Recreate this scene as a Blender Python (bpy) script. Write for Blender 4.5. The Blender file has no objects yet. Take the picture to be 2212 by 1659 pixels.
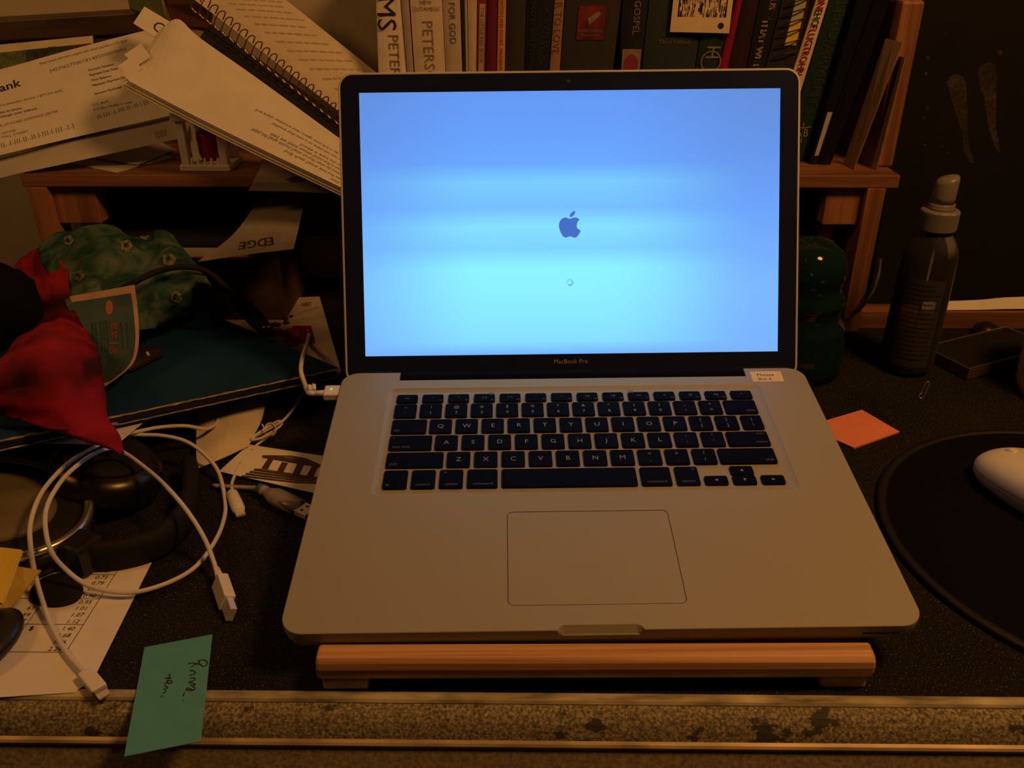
import bpy, bmesh, math, random
from mathutils import Vector, Matrix, noise
random.seed(7)
scene = bpy.context.scene
COL = scene.collection
R_ = math.radians

# ------------------------------------------------------------------ camera
IMG_W, IMG_H, FPX = 2212, 1659, 1887.494
CAM = Vector((-0.0454468, -0.3699684, 0.3855438))
CROT = Matrix(((0.9999151, -0.0042427, 0.0123200),
               (0.0128803, 0.4647901, -0.8853272),
               (-0.0019700, 0.8854107, 0.4648053)))
cam_data = bpy.data.cameras.new('camera')
cam_data.sensor_fit = 'HORIZONTAL'
cam_data.sensor_width = 36.0
cam_data.lens = FPX / IMG_W * 36.0
cam_data.clip_start = 0.01
cam = bpy.data.objects.new('camera', cam_data)
COL.objects.link(cam)
cam.matrix_world = Matrix.Translation(CAM) @ CROT.to_4x4()
scene.camera = cam

# ------------------------------------------------------------------ light
scene.view_settings.view_transform = 'Standard'
scene.view_settings.look = 'None'
scene.view_settings.exposure = 0.0
scene.view_settings.gamma = 1.0
scene.view_settings.use_curve_mapping = False
world = bpy.data.worlds.new('dim_room')
scene.world = world
world.use_nodes = True
bg = world.node_tree.nodes['Background']
bg.inputs[0].default_value = (1.0, 0.60, 0.34, 1)
bg.inputs[1].default_value = 0.010

def area_lamp(name, loc, target, size, power, col):
    d = bpy.data.lights.new(name, 'AREA')
    d.shape = 'DISK'
    d.size = size
    d.energy = power
    d.color = col
    o = bpy.data.objects.new(name, d)
    COL.objects.link(o)
    o.location = loc
    o.rotation_euler = (Vector(target) - Vector(loc)).to_track_quat('-Z', 'Y').to_euler()
    return o
LAMP_COL = (1.0, 0.43, 0.110)
area_lamp('room_lamp', (0.58, -0.12, 1.10), (0.05, 0.2, 0.0), 0.26, 6.9, LAMP_COL)
area_lamp('side_lamp', (-0.86, 0.00, 0.80), (-0.3, 0.5, 0.1), 0.22, 1.15, LAMP_COL)

# ------------------------------------------------------------------ projection helpers
def _ray(u, v):
    return CROT @ Vector(((u - IMG_W / 2) / FPX, -(v - IMG_H / 2) / FPX, -1.0))
def on_z(u, v, z=0.0):
    d = _ray(u, v)
    return CAM + d * ((z - CAM.z) / d.z)
def on_y(u, v, y):
    d = _ray(u, v)
    return CAM + d * ((y - CAM.y) / d.y)
def on_plane(u, v, p0, n):
    d = _ray(u, v)
    return CAM + d * ((p0 - CAM).dot(n) / d.dot(n))

# ------------------------------------------------------------------ materials
def _nt(name):
    m = bpy.data.materials.new(name)
    m.use_nodes = True
    nt = m.node_tree
    return m, nt, nt.nodes['Principled BSDF']
def _noise(nt, scale, detail=3.0, vec=None, stretch=None):
    tc = nt.nodes.new('ShaderNodeTexCoord')
    n = nt.nodes.new('ShaderNodeTexNoise')
    n.inputs['Scale'].default_value = scale
    n.inputs['Detail'].default_value = detail
    src = tc.outputs['Object']
    if stretch:
        mp = nt.nodes.new('ShaderNodeMapping')
        mp.inputs['Scale'].default_value = stretch
        nt.links.new(src, mp.inputs['Vector'])
        src = mp.outputs['Vector']
    nt.links.new(src, n.inputs['Vector'])
    return n
def _ramp(nt, fac, stops, interp='LINEAR'):
    r = nt.nodes.new('ShaderNodeValToRGB')
    r.color_ramp.interpolation = interp
    e = r.color_ramp.elements
    while len(e) < len(stops):
        e.new(0.5)
    for el, (p, c) in zip(e, stops):
        el.position = p
        el.color = (c[0], c[1], c[2], 1)
    nt.links.new(fac, r.inputs['Fac'])
    return r
def mat(name, col, rough=0.6, metal=0.0, var=0.10, scale=60.0, bump=0.0, spec=0.4, coat=0.0, stretch=None, sheen=0.0):
    m, nt, b = _nt(name)
    n = _noise(nt, scale, 3.0, stretch=stretch)
    lo = [c * (1 - var) for c in col]
    hi = [min(1.0, c * (1 + var)) for c in col]
    r = _ramp(nt, n.outputs['Fac'], [(0.3, lo), (0.7, hi)])
    nt.links.new(r.outputs['Color'], b.inputs['Base Color'])
    b.inputs['Roughness'].default_value = rough
    b.inputs['Metallic'].default_value = metal
    b.inputs['Specular IOR Level'].default_value = spec
    b.inputs['Coat Weight'].default_value = coat
    b.inputs['Sheen Weight'].default_value = sheen
    if bump:
        bp = nt.nodes.new('ShaderNodeBump')
        bp.inputs['Strength'].default_value = bump
        bp.inputs['Distance'].default_value = 0.0006
        nt.links.new(n.outputs['Fac'], bp.inputs['Height'])
        nt.links.new(bp.outputs['Normal'], b.inputs['Normal'])
    return m
def wood(name, dark, light, stretch, rough=0.45, scale=1.0):
    m, nt, b = _nt(name)
    n = _noise(nt, 30.0 * scale, 5.0, stretch=stretch)
    n.inputs['Roughness'].default_value = 0.55
    n.inputs['Distortion'].default_value = 0.5
    r = _ramp(nt, n.outputs['Fac'], [(0.35, dark), (0.55, light), (0.72, [c * 1.1 for c in light])])
    nt.links.new(r.outputs['Color'], b.inputs['Base Color'])
    b.inputs['Roughness'].default_value = rough
    bp = nt.nodes.new('ShaderNodeBump')
    bp.inputs['Strength'].default_value = 0.15
    bp.inputs['Distance'].default_value = 0.0004
    nt.links.new(n.outputs['Fac'], bp.inputs['Height'])
    nt.links.new(bp.outputs['Normal'], b.inputs['Normal'])
    return m

M = {}
M['alu'] = mat('anodised_aluminium', (0.36, 0.355, 0.28), 0.58, 0.12, 0.03, 900, 0.03, 0.25)
M['alu_edge'] = mat('polished_aluminium_rim', (0.74, 0.74, 0.74), 0.35, 0.25, 0.03, 500)
M['key'] = mat('black_keycap_plastic', (0.0022, 0.0036, 0.016), 0.8, 0, 0.1, 300, 0, 0.07)
M['legend'] = mat('grey_key_print', (0.26, 0.27, 0.29), 0.6, 0, 0.05)
M['legend_dim'] = mat('dim_grey_key_print', (0.11, 0.115, 0.13), 0.6, 0, 0.05)
M['glass_blue_glare'] = mat('bezel_glass_with_blue_glare', (0.012, 0.018, 0.060), 0.15, 0, 0.05, 40, 0, 0.5)  # black glass; the blue cast is screen glare put into the base colour
M['hinge'] = mat('black_hinge_plastic', (0.005, 0.006, 0.014), 0.9, 0, 0.05, 60, 0, 0.05)
M['dark_gap'] = mat('dark_gap', (0.02, 0.018, 0.016), 0.8)
M['bezel_print'] = mat('silver_bezel_print', (0.30, 0.27, 0.27), 0.5)
M['paper'] = mat('white_paper', (0.80, 0.79, 0.76), 0.85, 0, 0.035, 50, 0.08, 0.2)
M['paper_warm'] = mat('cream_paper', (0.72, 0.66, 0.55), 0.85, 0, 0.05, 50, 0.08, 0.2)
M['paper_grey'] = mat('greyish_paper', (0.50, 0.48, 0.46), 0.85, 0, 0.06, 40, 0.08, 0.2)
M['ink'] = mat('black_ink', (0.02, 0.02, 0.022), 0.7)
M['ink_soft'] = mat('faded_grey_ink', (0.16, 0.15, 0.14), 0.8)
M['ink_bank'] = mat('brown_grey_ink', (0.24, 0.21, 0.18), 0.8)
M['mint'] = mat('mint_green_sticky_paper', (0.10, 0.36, 0.40), 0.85, 0, 0.05, 70, 0.05, 0.2)
M['coral'] = mat('coral_orange_sticky_paper', (0.88, 0.30, 0.20), 0.85, 0, 0.03, 70, 0.05, 0.2)
M['yellow'] = mat('yellow_sticky_paper', (0.82, 0.62, 0.10), 0.85, 0, 0.05, 70, 0.05, 0.2)
M['yellow_pale'] = mat('pale_yellow_sticky_paper', (0.76, 0.60, 0.16), 0.85, 0, 0.06, 70, 0.05, 0.2)
M['stand_wood'] = wood('pine_stand_wood', (0.33, 0.155, 0.07), (0.66, 0.385, 0.21), (0.07, 4.2, 4.2), 0.42)
M['stand_end'] = wood('pine_end_grain', (0.42, 0.27, 0.17), (0.56, 0.38, 0.24), (3, 3, 3), 0.6)
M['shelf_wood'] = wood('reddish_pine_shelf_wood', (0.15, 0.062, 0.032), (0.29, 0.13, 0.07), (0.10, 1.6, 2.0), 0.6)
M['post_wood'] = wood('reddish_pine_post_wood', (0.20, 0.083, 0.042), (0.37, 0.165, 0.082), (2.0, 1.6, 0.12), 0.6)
M['dark_wood'] = wood('dark_brown_ledge_wood', (0.035, 0.022, 0.014), (0.075, 0.045, 0.028), (0.2, 2, 2), 0.5)
M['wall'] = mat('beige_painted_wall', (0.52, 0.48, 0.38), 0.9, 0, 0.06, 25, 0.25, 0.2)
M['floor'] = mat('brown_floor', (0.12, 0.08, 0.05), 0.8)
M['white_plastic'] = mat('white_plastic', (0.80, 0.79, 0.76), 0.4, 0, 0.02, 80, 0, 0.5)
M['white_cable'] = mat('white_cable_rubber', (0.72, 0.70, 0.66), 0.55, 0, 0.04, 60, 0, 0.4)
M['grey_plastic'] = mat('grey_connector_plastic', (0.34, 0.33, 0.32), 0.5)
M['metal'] = mat('bright_connector_metal', (0.80, 0.78, 0.74), 0.48, 0.5, 0.04, 100)
M['brass'] = mat('warm_silver_metal', (0.62, 0.58, 0.50), 0.27, 0.9, 0.06, 60)
M['black_plastic'] = mat('black_plastic', (0.014, 0.013, 0.012), 0.35, 0, 0.1, 80, 0, 0.5)
M['black_matte'] = mat('matte_black_rubber', (0.012, 0.011, 0.010), 0.75, 0, 0.15, 120, 0.1, 0.25)
M['black_cloth'] = mat('black_knit_cloth', (0.0055, 0.0045, 0.004), 0.95, 0, 0.25, 350, 0.4, 0.1)
M['olive'] = mat('olive_brown_cushion_vinyl', (0.16, 0.13, 0.075), 0.5, 0, 0.12, 40, 0.1)
M['folder'] = mat('dark_teal_folder_card', (0.006, 0.042, 0.125), 0.7, 0, 0.12, 18, 0.12, 0.2)
M['worn_edge'] = mat('worn_bare_cardboard_edge', (0.42, 0.32, 0.20), 0.9, 0, 0.5, 130, 0.3, 0.2)
M['mouse_white'] = mat('glossy_white_mouse_shell', (0.76, 0.76, 0.68), 0.35, 0, 0.02, 40, 0, 0.35)
M['mouse_grey'] = mat('grey_mouse_underside', (0.30, 0.28, 0.26), 0.45)
M['pad_cloth'] = mat('black_mouse_pad_cloth', (0.0042, 0.0040, 0.0042), 0.95, 0, 0.2, 500, 0.2, 0.1)
M['cap_grey'] = mat('taupe_grey_pump_plastic', (0.21, 0.20, 0.185), 0.38, 0, 0.03, 60, 0, 0.5)
M['mustard'] = mat('mustard_ceramic', (0.40, 0.26, 0.07), 0.4, 0, 0.06)
M['navy_card'] = mat('black_notebook_cover', (0.012, 0.014, 0.022), 0.6, 0, 0.1, 60)
M['cardboard'] = mat('brown_kraft_card', (0.30, 0.20, 0.13), 0.85, 0, 0.06, 40, 0.1, 0.2)
M['box_brown'] = mat('dark_brown_box_card', (0.10, 0.065, 0.045), 0.85, 0, 0.12, 20, 0.1, 0.2)
M['red_plain'] = mat('dark_red_glass', (0.30, 0.02, 0.03), 0.3)
M['chalk'] = None
M['wire'] = mat('dull_bronze_wire', (0.26, 0.17, 0.10), 0.35, 0.7, 0.05)
M['steel_wire'] = mat('steel_wire', (0.75, 0.73, 0.70), 0.25, 0.9, 0.03)

def emission_mat(name, col, strength):
    m, nt, b = _nt(name)
    n = _noise(nt, 50)
    r = _ramp(nt, n.outputs['Fac'], [(0, [c * 0.96 for c in col]), (1, col)])
    b.inputs['Base Color'].default_value = (0, 0, 0, 1)
    b.inputs['Roughness'].default_value = 0.2
    nt.links.new(r.outputs['Color'], b.inputs['Emission Color'])
    b.inputs['Emission Strength'].default_value = strength
    return m
def srgb(r, g, b):
    f = lambda c: (c / 255 / 12.92) if c / 255 <= 0.04045 else ((c / 255 + 0.055) / 1.055) ** 2.4
    return (f(r), f(g), f(b))
def display_mat():
    m, nt, b = _nt('lit_display_panel')
    tc = nt.nodes.new('ShaderNodeTexCoord')
    sep = nt.nodes.new('ShaderNodeSeparateXYZ')
    nt.links.new(tc.outputs['Generated'], sep.inputs[0])
    n = nt.nodes.new('ShaderNodeTexNoise')
    n.inputs['Scale'].default_value = 2.0
    n.inputs['Detail'].default_value = 1.0
    mp = nt.nodes.new('ShaderNodeMapping')
    mp.inputs['Scale'].default_value = (0.6, 0.0, 2.4)
    nt.links.new(tc.outputs['Generated'], mp.inputs['Vector'])
    nt.links.new(mp.outputs['Vector'], n.inputs['Vector'])
    ctr = _ramp(nt, sep.outputs['Y'], [
        (0.00, srgb(118, 178, 255)), (0.05, srgb(135, 222, 255)), (0.13, srgb(138, 232, 255)), (0.24, srgb(141, 240, 255)),
        (0.33, srgb(143, 244, 255)), (0.41, srgb(126, 212, 255)), (0.49, srgb(134, 226, 255)),
        (0.56, srgb(118, 192, 255)), (0.66, srgb(122, 204, 255)), (0.73, srgb(106, 168, 255)),
        (0.85, srgb(103, 160, 252)), (1.00, srgb(100, 152, 243))])
    edge = _ramp(nt, sep.outputs['Y'], [
        (0.00, srgb(122, 178, 255)), (0.25, srgb(124, 184, 255)), (0.55, srgb(108, 164, 252)),
        (0.80, srgb(100, 148, 232)), (1.0, srgb(98, 142, 218))])
    sub = nt.nodes.new('ShaderNodeMath'); sub.operation = 'SUBTRACT'
    nt.links.new(sep.outputs['X'], sub.inputs[0]); sub.inputs[1].default_value = 0.42
    ab = nt.nodes.new('ShaderNodeMath'); ab.operation = 'ABSOLUTE'
    nt.links.new(sub.outputs[0], ab.inputs[0])
    ad = nt.nodes.new('ShaderNodeMath'); ad.operation = 'MULTIPLY_ADD'
    nt.links.new(n.outputs['Fac'], ad.inputs[0]); ad.inputs[1].default_value = 0.22
    nt.links.new(ab.outputs[0], ad.inputs[2])
    mr = nt.nodes.new('ShaderNodeMapRange'); mr.interpolation_type = 'SMOOTHSTEP'
    mr.inputs['From Min'].default_value = 0.22
    mr.inputs['From Max'].default_value = 0.66
    nt.links.new(ad.outputs[0], mr.inputs['Value'])
    mix = nt.nodes.new('ShaderNodeMix'); mix.data_type = 'RGBA'
    nt.links.new(mr.outputs[0], mix.inputs[0])
    nt.links.new(ctr.outputs['Color'], mix.inputs[6])
    nt.links.new(edge.outputs['Color'], mix.inputs[7])
    nt.links.new(mix.outputs[2], b.inputs['Emission Color'])
    b.inputs['Emission Strength'].default_value = 1.0
    b.inputs['Base Color'].default_value = (0.0, 0.0, 0.0, 1)
    b.inputs['Specular IOR Level'].default_value = 0.1
    return m
M['display'] = display_mat()
M['logo'] = emission_mat('lit_display_dark_blue', srgb(70, 112, 202), 1.0)
M['led'] = emission_mat('green_status_light', (0.10, 0.95, 0.25), 1.0)

def desk_top_mat():
    m, nt, b = _nt('black_speckled_desk_surface')
    n = _noise(nt, 900, 2.0)
    n2 = _noise(nt, 14, 4.0)
    base = _ramp(nt, n2.outputs['Fac'], [(0.3, (0.0055, 0.0054, 0.0060)), (0.75, (0.0125, 0.0115, 0.0115))])
    sp = _ramp(nt, n.outputs['Fac'], [(0.0, (0, 0, 0)), (0.57, (0, 0, 0)), (0.66, (0.03, 0.030, 0.030)), (0.75, (0.22, 0.21, 0.20))])
    add = nt.nodes.new('ShaderNodeMix'); add.data_type = 'RGBA'; add.blend_type = 'ADD'
    add.inputs[0].default_value = 1.0
    nt.links.new(base.outputs['Color'], add.inputs[6])
    nt.links.new(sp.outputs['Color'], add.inputs[7])
    nt.links.new(add.outputs[2], b.inputs['Base Color'])
    b.inputs['Roughness'].default_value = 0.85
    b.inputs['Specular IOR Level'].default_value = 0.2
    bp = nt.nodes.new('ShaderNodeBump'); bp.inputs['Strength'].default_value = 0.3
    bp.inputs['Distance'].default_value = 0.0005
    nt.links.new(n.outputs['Fac'], bp.inputs['Height'])
    nt.links.new(bp.outputs['Normal'], b.inputs['Normal'])
    return m
def worn_paint_mat():
    m, nt, b = _nt('worn_flaking_painted_edge')
    n = _noise(nt, 560, 4.0)
    n.inputs['Roughness'].default_value = 0.65
    big = _noise(nt, 38, 6.0, stretch=(0.7, 1, 1.2))
    big.inputs['Roughness'].default_value = 0.62
    tan = _ramp(nt, n.outputs['Fac'], [(0.34, (0.060, 0.050, 0.030)), (0.50, (0.21, 0.185, 0.115)), (0.66, (0.44, 0.40, 0.27))])
    mask = _ramp(nt, big.outputs['Fac'], [(0.60, (0, 0, 0)), (0.615, (1, 1, 1))])
    dk = _ramp(nt, n.outputs['Fac'], [(0.3, (0.035, 0.036, 0.030)), (0.8, (0.06, 0.06, 0.048))])
    mix = nt.nodes.new('ShaderNodeMix'); mix.data_type = 'RGBA'
    nt.links.new(mask.outputs['Color'], mix.inputs[0])
    nt.links.new(tan.outputs['Color'], mix.inputs[6])
    nt.links.new(dk.outputs['Color'], mix.inputs[7])
    nt.links.new(mix.outputs[2], b.inputs['Base Color'])
    b.inputs['Roughness'].default_value = 0.75
    bp = nt.nodes.new('ShaderNodeBump'); bp.inputs['Strength'].default_value = 0.5
    bp.inputs['Distance'].default_value = 0.0008
    nt.links.new(n.outputs['Fac'], bp.inputs['Height'])
    nt.links.new(bp.outputs['Normal'], b.inputs['Normal'])
    return m
M['desk_top'] = desk_top_mat()
M['worn_paint'] = worn_paint_mat()
M['trim_metal'] = mat('worn_pale_trim_strip', (0.42, 0.39, 0.27), 0.5, 0.1, 0.65, 110, 0.3, 0.4, stretch=(0.25, 1, 1))
M['trim_lip'] = mat('rubbed_bright_trim_lip', (0.46, 0.36, 0.22), 0.45, 0.2, 0.45, 90, 0.2, 0.5, stretch=(0.3, 1, 1))

def cloth_green_mat():
    m, nt, b = _nt('teal_floral_batik_cloth')
    tc = nt.nodes.new('ShaderNodeTexCoord')
    n = _noise(nt, 32, 4.0); n.inputs['Distortion'].default_value = 1.2
    base = _ramp(nt, n.outputs['Fac'], [(0.34, (0.008, 0.038, 0.034)), (0.47, (0.030, 0.085, 0.075)), (0.60, (0.085, 0.14, 0.115)), (0.76, (0.16, 0.19, 0.15))])
    v = nt.nodes.new('ShaderNodeTexVoronoi')
    v.inputs['Scale'].default_value = 19
    nt.links.new(tc.outputs['Object'], v.inputs['Vector'])
    fl = _ramp(nt, v.outputs['Distance'], [(0.0, (1, 1, 1)), (0.20, (0.8, 0.8, 0.8)), (0.36, (0, 0, 0))])
    mix = nt.nodes.new('ShaderNodeMix'); mix.data_type = 'RGBA'
    nt.links.new(fl.outputs['Color'], mix.inputs[0])
    nt.links.new(base.outputs['Color'], mix.inputs[6])
    mix.inputs[7].default_value = (0.34, 0.30, 0.18, 1)
    ct = _ramp(nt, v.outputs['Distance'], [(0.10, (1, 1, 1)), (0.15, (0, 0, 0))])
    mix2 = nt.nodes.new('ShaderNodeMix'); mix2.data_type = 'RGBA'
    nt.links.new(ct.outputs['Color'], mix2.inputs[0])
    nt.links.new(mix.outputs[2], mix2.inputs[6])
    mix2.inputs[7].default_value = (0.02, 0.02, 0.012, 1)
    nt.links.new(mix2.outputs[2], b.inputs['Base Color'])
    b.inputs['Roughness'].default_value = 0.9
    b.inputs['Specular IOR Level'].default_value = 0.15
    return m
def cloth_red_mat():
    m, nt, b = _nt('red_batik_cloth')
    n = _noise(nt, 15, 3.0, stretch=(1, 1, 2.2))
    r = _ramp(nt, n.outputs['Fac'], [(0.34, (0.05, 0.010, 0.010)), (0.46, (0.20, 0.010, 0.024)), (0.60, (0.32, 0.014, 0.040))])
    nt.links.new(r.outputs['Color'], b.inputs['Base Color'])
    b.inputs['Roughness'].default_value = 0.9
    b.inputs['Specular IOR Level'].default_value = 0.15
    return m
M['cloth_green'] = cloth_green_mat()
M['cloth_red'] = cloth_red_mat()

def clear_mat(name, tint, gloss=0.10, alpha=0.85, basef=0.12):
    m = bpy.data.materials.new(name); m.use_nodes = True
    nt = m.node_tree
    nt.nodes.clear()
    out = nt.nodes.new('ShaderNodeOutputMaterial')
    tr = nt.nodes.new('ShaderNodeBsdfTransparent'); tr.inputs[0].default_value = (*tint, 1)
    gl = nt.nodes.new('ShaderNodeBsdfPrincipled')
    n = _noise(nt, 30)
    rr = _ramp(nt, n.outputs['Fac'], [(0, [c * basef for c in tint]), (1, [c * basef * 1.2 for c in tint])])
    nt.links.new(rr.outputs['Color'], gl.inputs['Base Color'])
    gl.inputs['Roughness'].default_value = gloss
    gl.inputs['Specular IOR Level'].default_value = 0.8
    fr = nt.nodes.new('ShaderNodeFresnel'); fr.inputs[0].default_value = 1.5
    mx = nt.nodes.new('ShaderNodeMath'); mx.operation = 'MULTIPLY_ADD'
    nt.links.new(fr.outputs[0], mx.inputs[0]); mx.inputs[1].default_value = alpha; mx.inputs[2].default_value = 1 - alpha
    mix = nt.nodes.new('ShaderNodeMixShader')
    nt.links.new(mx.outputs[0], mix.inputs[0])
    nt.links.new(tr.outputs[0], mix.inputs[1]); nt.links.new(gl.outputs[0], mix.inputs[2])
    nt.links.new(mix.outputs[0], out.inputs[0])
    return m
M['clear_plastic'] = clear_mat('clear_bottle_plastic', (0.92, 0.92, 0.90), 0.08, 0.94, 0.2)
M['clear_label'] = clear_mat('translucent_grey_label', (0.50, 0.48, 0.46), 0.5, 0.60, 0.20)
M['clear_plug'] = clear_mat('clear_plug_plastic', (0.80, 0.76, 0.73), 0.12, 0.85, 0.3)
M['teal_glass'] = clear_mat('dark_teal_glass', (0.12, 0.42, 0.45), 0.06, 0.72, 0.16)

def chalk_mat():
    m = bpy.data.materials.new('grey_chalk_dust'); m.use_nodes = True
    nt = m.node_tree
    b = nt.nodes['Principled BSDF']
    n = _noise(nt, 260, 4)
    n2 = _noise(nt, 30, 2)
    mul = nt.nodes.new('ShaderNodeMath'); mul.operation = 'MULTIPLY'
    nt.links.new(n.outputs['Fac'], mul.inputs[0]); nt.links.new(n2.outputs['Fac'], mul.inputs[1])
    r = _ramp(nt, mul.outputs[0], [(0.12, (0.05, 0.05, 0.05)), (0.42, (0.62, 0.62, 0.62))])
    nt.links.new(r.outputs['Color'], b.inputs['Alpha'])
    b.inputs['Base Color'].default_value = (0.10, 0.085, 0.06, 1)
    b.inputs['Roughness'].default_value = 0.95
    return m
M['chalk'] = chalk_mat()
M['chalkboard'] = mat('black_chalkboard_slate', (0.0075, 0.0078, 0.0080), 0.8, 0, 0.2, 12, 0, 0.2)

# ------------------------------------------------------------------ object helpers
ROOTM = {}
def props(o, label=None, cat=None, group=None, kind=None):
    if label: o['label'] = label
    if cat: o['category'] = cat
    if group: o['group'] = group
    if kind: o['kind'] = kind
    return o
def thing(name, label, cat, loc, group=None, matrix=None):
    o = bpy.data.objects.new(name, None)
    COL.objects.link(o)
    o.empty_display_size = 0.02
    mw = matrix.copy() if matrix else Matrix.Translation(Vector(loc))
    o.matrix_world = mw
    ROOTM[o.name] = mw
    return props(o, label, cat, group)
def link(name, me, m, parent=None, local=False, label=None, cat=None, group=None, kind=None, smooth=False):
    """mesh given in world coordinates (or in the root's own frame when local)"""
    o = bpy.data.objects.new(name, me)
    COL.objects.link(o)
    if m is not None:
        if len(me.materials) == 0:
            me.materials.append(m)
    if parent is not None:
        pm = ROOTM[parent.name]
        o.parent = parent
        if not local:
            me.transform(pm.inverted())
        ROOTM[o.name] = pm
    else:
        if not local:
            # put the origin at the thing's base
            vs = [v.co for v in me.vertices]
            if vs:
                c = Vector((sum(v.x for v in vs) / len(vs), sum(v.y for v in vs) / len(vs), min(v.z for v in vs)))
                me.transform(Matrix.Translation(-c))
                o.location = c
                ROOTM[o.name] = Matrix.Translation(c)
    if smooth:
        for p in me.polygons:
            p.use_smooth = True
    props(o, label, cat, group, kind)
    return o

class MB:
    def __init__(s):
        s.v = []; s.f = []
    def add(s, vs, fs):
        b = len(s.v)
        s.v += [Vector(v) for v in vs]
        s.f += [[i + b for i in f] for f in fs]
        return s
    def box(s, lo, hi, mx=None, bevel=0.0, seg=2):
        bm = bmesh.new()
        bmesh.ops.create_cube(bm, size=1.0)
        lo = Vector(lo); hi = Vector(hi)
        for v in bm.verts:
            v.co = Vector(((lo[i] + hi[i]) / 2 + v.co[i] * (hi[i] - lo[i]) for i in range(3)))
        if bevel:
            bmesh.ops.bevel(bm, geom=list(bm.edges), offset=bevel, segments=seg, profile=0.5, affect='EDGES')
        return s.bm(bm, mx)
    def bm(s, bm, mx=None):
        bm.verts.index_update()
        vs = [(mx @ v.co) if mx else v.co.copy() for v in bm.verts]
        s.add(vs, [[v.index for v in f.verts] for f in bm.faces])
        bm.free()
        return s
    def hexa(s, p):   # 8 points: bottom 0-3, top 4-7
        return s.add(p, [(3, 2, 1, 0), (4, 5, 6, 7), (0, 1, 5, 4), (1, 2, 6, 5), (2, 3, 7, 6), (3, 0, 4, 7)])
    def tube(s, path, r, n=8, caps=True, closed=False, flat=1.0):
        path = [Vector(p) for p in path]
        rs = r if isinstance(r, (list, tuple)) else [r] * len(path)
        rings = []
        up = Vector((0, 0, 1))
        prev = None
        N = len(path)
        for i, p in enumerate(path):
            a = path[(i - 1) % N] if (closed or i > 0) else path[0]
            b = path[(i + 1) % N] if (closed or i < N - 1) else path[-1]
            t = (b - a).normalized()
            if prev is None:
                x = t.cross(up)
                if x.length < 1e-3: x = t.cross(Vector((0, 1, 0)))
                x.normalize()
            else:
                x = (prev - t * prev.dot(t)).normalized()
            prev = x
            y = x.cross(t).normalized()
            rings.append([p + (x * math.cos(2 * math.pi * k / n) + y * flat * math.sin(2 * math.pi * k / n)) * rs[i] for k in range(n)])
        vs = [q for ring in rings for q in ring]
        fs = []
        for i in range(N if closed else N - 1):
            j = (i + 1) % N
            for k in range(n):
                fs.append((i * n + k, i * n + (k + 1) % n, j * n + (k + 1) % n, j * n + k))
        if caps and not closed:
            fs.append(list(range(n))[::-1]); fs.append([(N - 1) * n + k for k in range(n)])
        return s.add(vs, fs)
    def lathe(s, prof, n=32, mx=None, caps=True):
        vs = []; fs = []
        for (r, z) in prof:
            for k in range(n):
                a = 2 * math.pi * k / n
                p = Vector((r * math.cos(a), r * math.sin(a), z))
                vs.append(mx @ p if mx else p)
        for i in range(len(prof) - 1):
            for k in range(n):
                fs.append((i * n + k, i * n + (k + 1) % n, (i + 1) * n + (k + 1) % n, (i + 1) * n + k))
        if caps:
            fs.append(list(range(n))[::-1]); fs.append([(len(prof) - 1) * n + k for k in range(n)])
        return s.add(vs, fs)
    def prism(s, poly, z0, z1, mx=None):
        n = len(poly)
        vs = [Vector((x, y, z0)) for x, y in poly] + [Vector((x, y, z1)) for x, y in poly]
        if mx: vs = [mx @ v for v in vs]
        fs = [list(range(n))[::-1], [n + i for i in range(n)]]
        fs += [(i, (i + 1) % n, n + (i + 1) % n, n + i) for i in range(n)]
        return s.add(vs, fs)
    def mesh(s, name):
        me = bpy.data.meshes.new(name)
        me.from_pydata([tuple(v) for v in s.v], [], s.f)
        me.update()
        return me
    def build(s, name, m, parent=None, **k):
        return link(name, s.mesh(name), m, parent, **k)

def cr(p, n=6, closed=False):
    """Catmull-Rom through points"""
    p = [Vector(q) for q in p]
    N = len(p); out = []
    for i in range(N if closed else N - 1):
        g = lambda k: p[k % N] if closed else p[max(0, min(N - 1, k))]
        a, b, c, d = g(i - 1), g(i), g(i + 1), g(i + 2)
        for j in range(n):
            t = j / n
            out.append(0.5 * ((2 * b) + (c - a) * t + (2 * a - 5 * b + 4 * c - d) * t * t + (3 * b - a - 3 * c + d) * t ** 3))
    if not closed: out.append(p[-1])
    return out
def smooth_grid(rows, nu=4, nv=4):
    rows = [cr(r, nu) for r in rows]
    cols = list(zip(*rows))
    cols = [cr(c, nv) for c in cols]
    return [list(r) for r in zip(*cols)]
def bilin(q, nu=2, nv=2):
    """q = TL, TR, BR, BL"""
    tl, tr, br, bl = [Vector(p) for p in q]
    g = []
    for j in range(nv + 1):
        t = j / nv
        a = tl.lerp(bl, t); b = tr.lerp(br, t)
        g.append([a.lerp(b, i / nu) for i in range(nu + 1)])
    return g
def grid_normals(g):
    H, W = len(g), len(g[0])
    ns = []
    for j in range(H):
        row = []
        for i in range(W):
            du = g[j][min(i + 1, W - 1)] - g[j][max(i - 1, 0)]
            dv = g[min(j + 1, H - 1)][i] - g[max(j - 1, 0)][i]
            n = dv.cross(du)
            row.append(n.normalized() if n.length > 1e-12 else Vector((0, 0, 1)))
        ns.append(row)
    return ns
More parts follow.
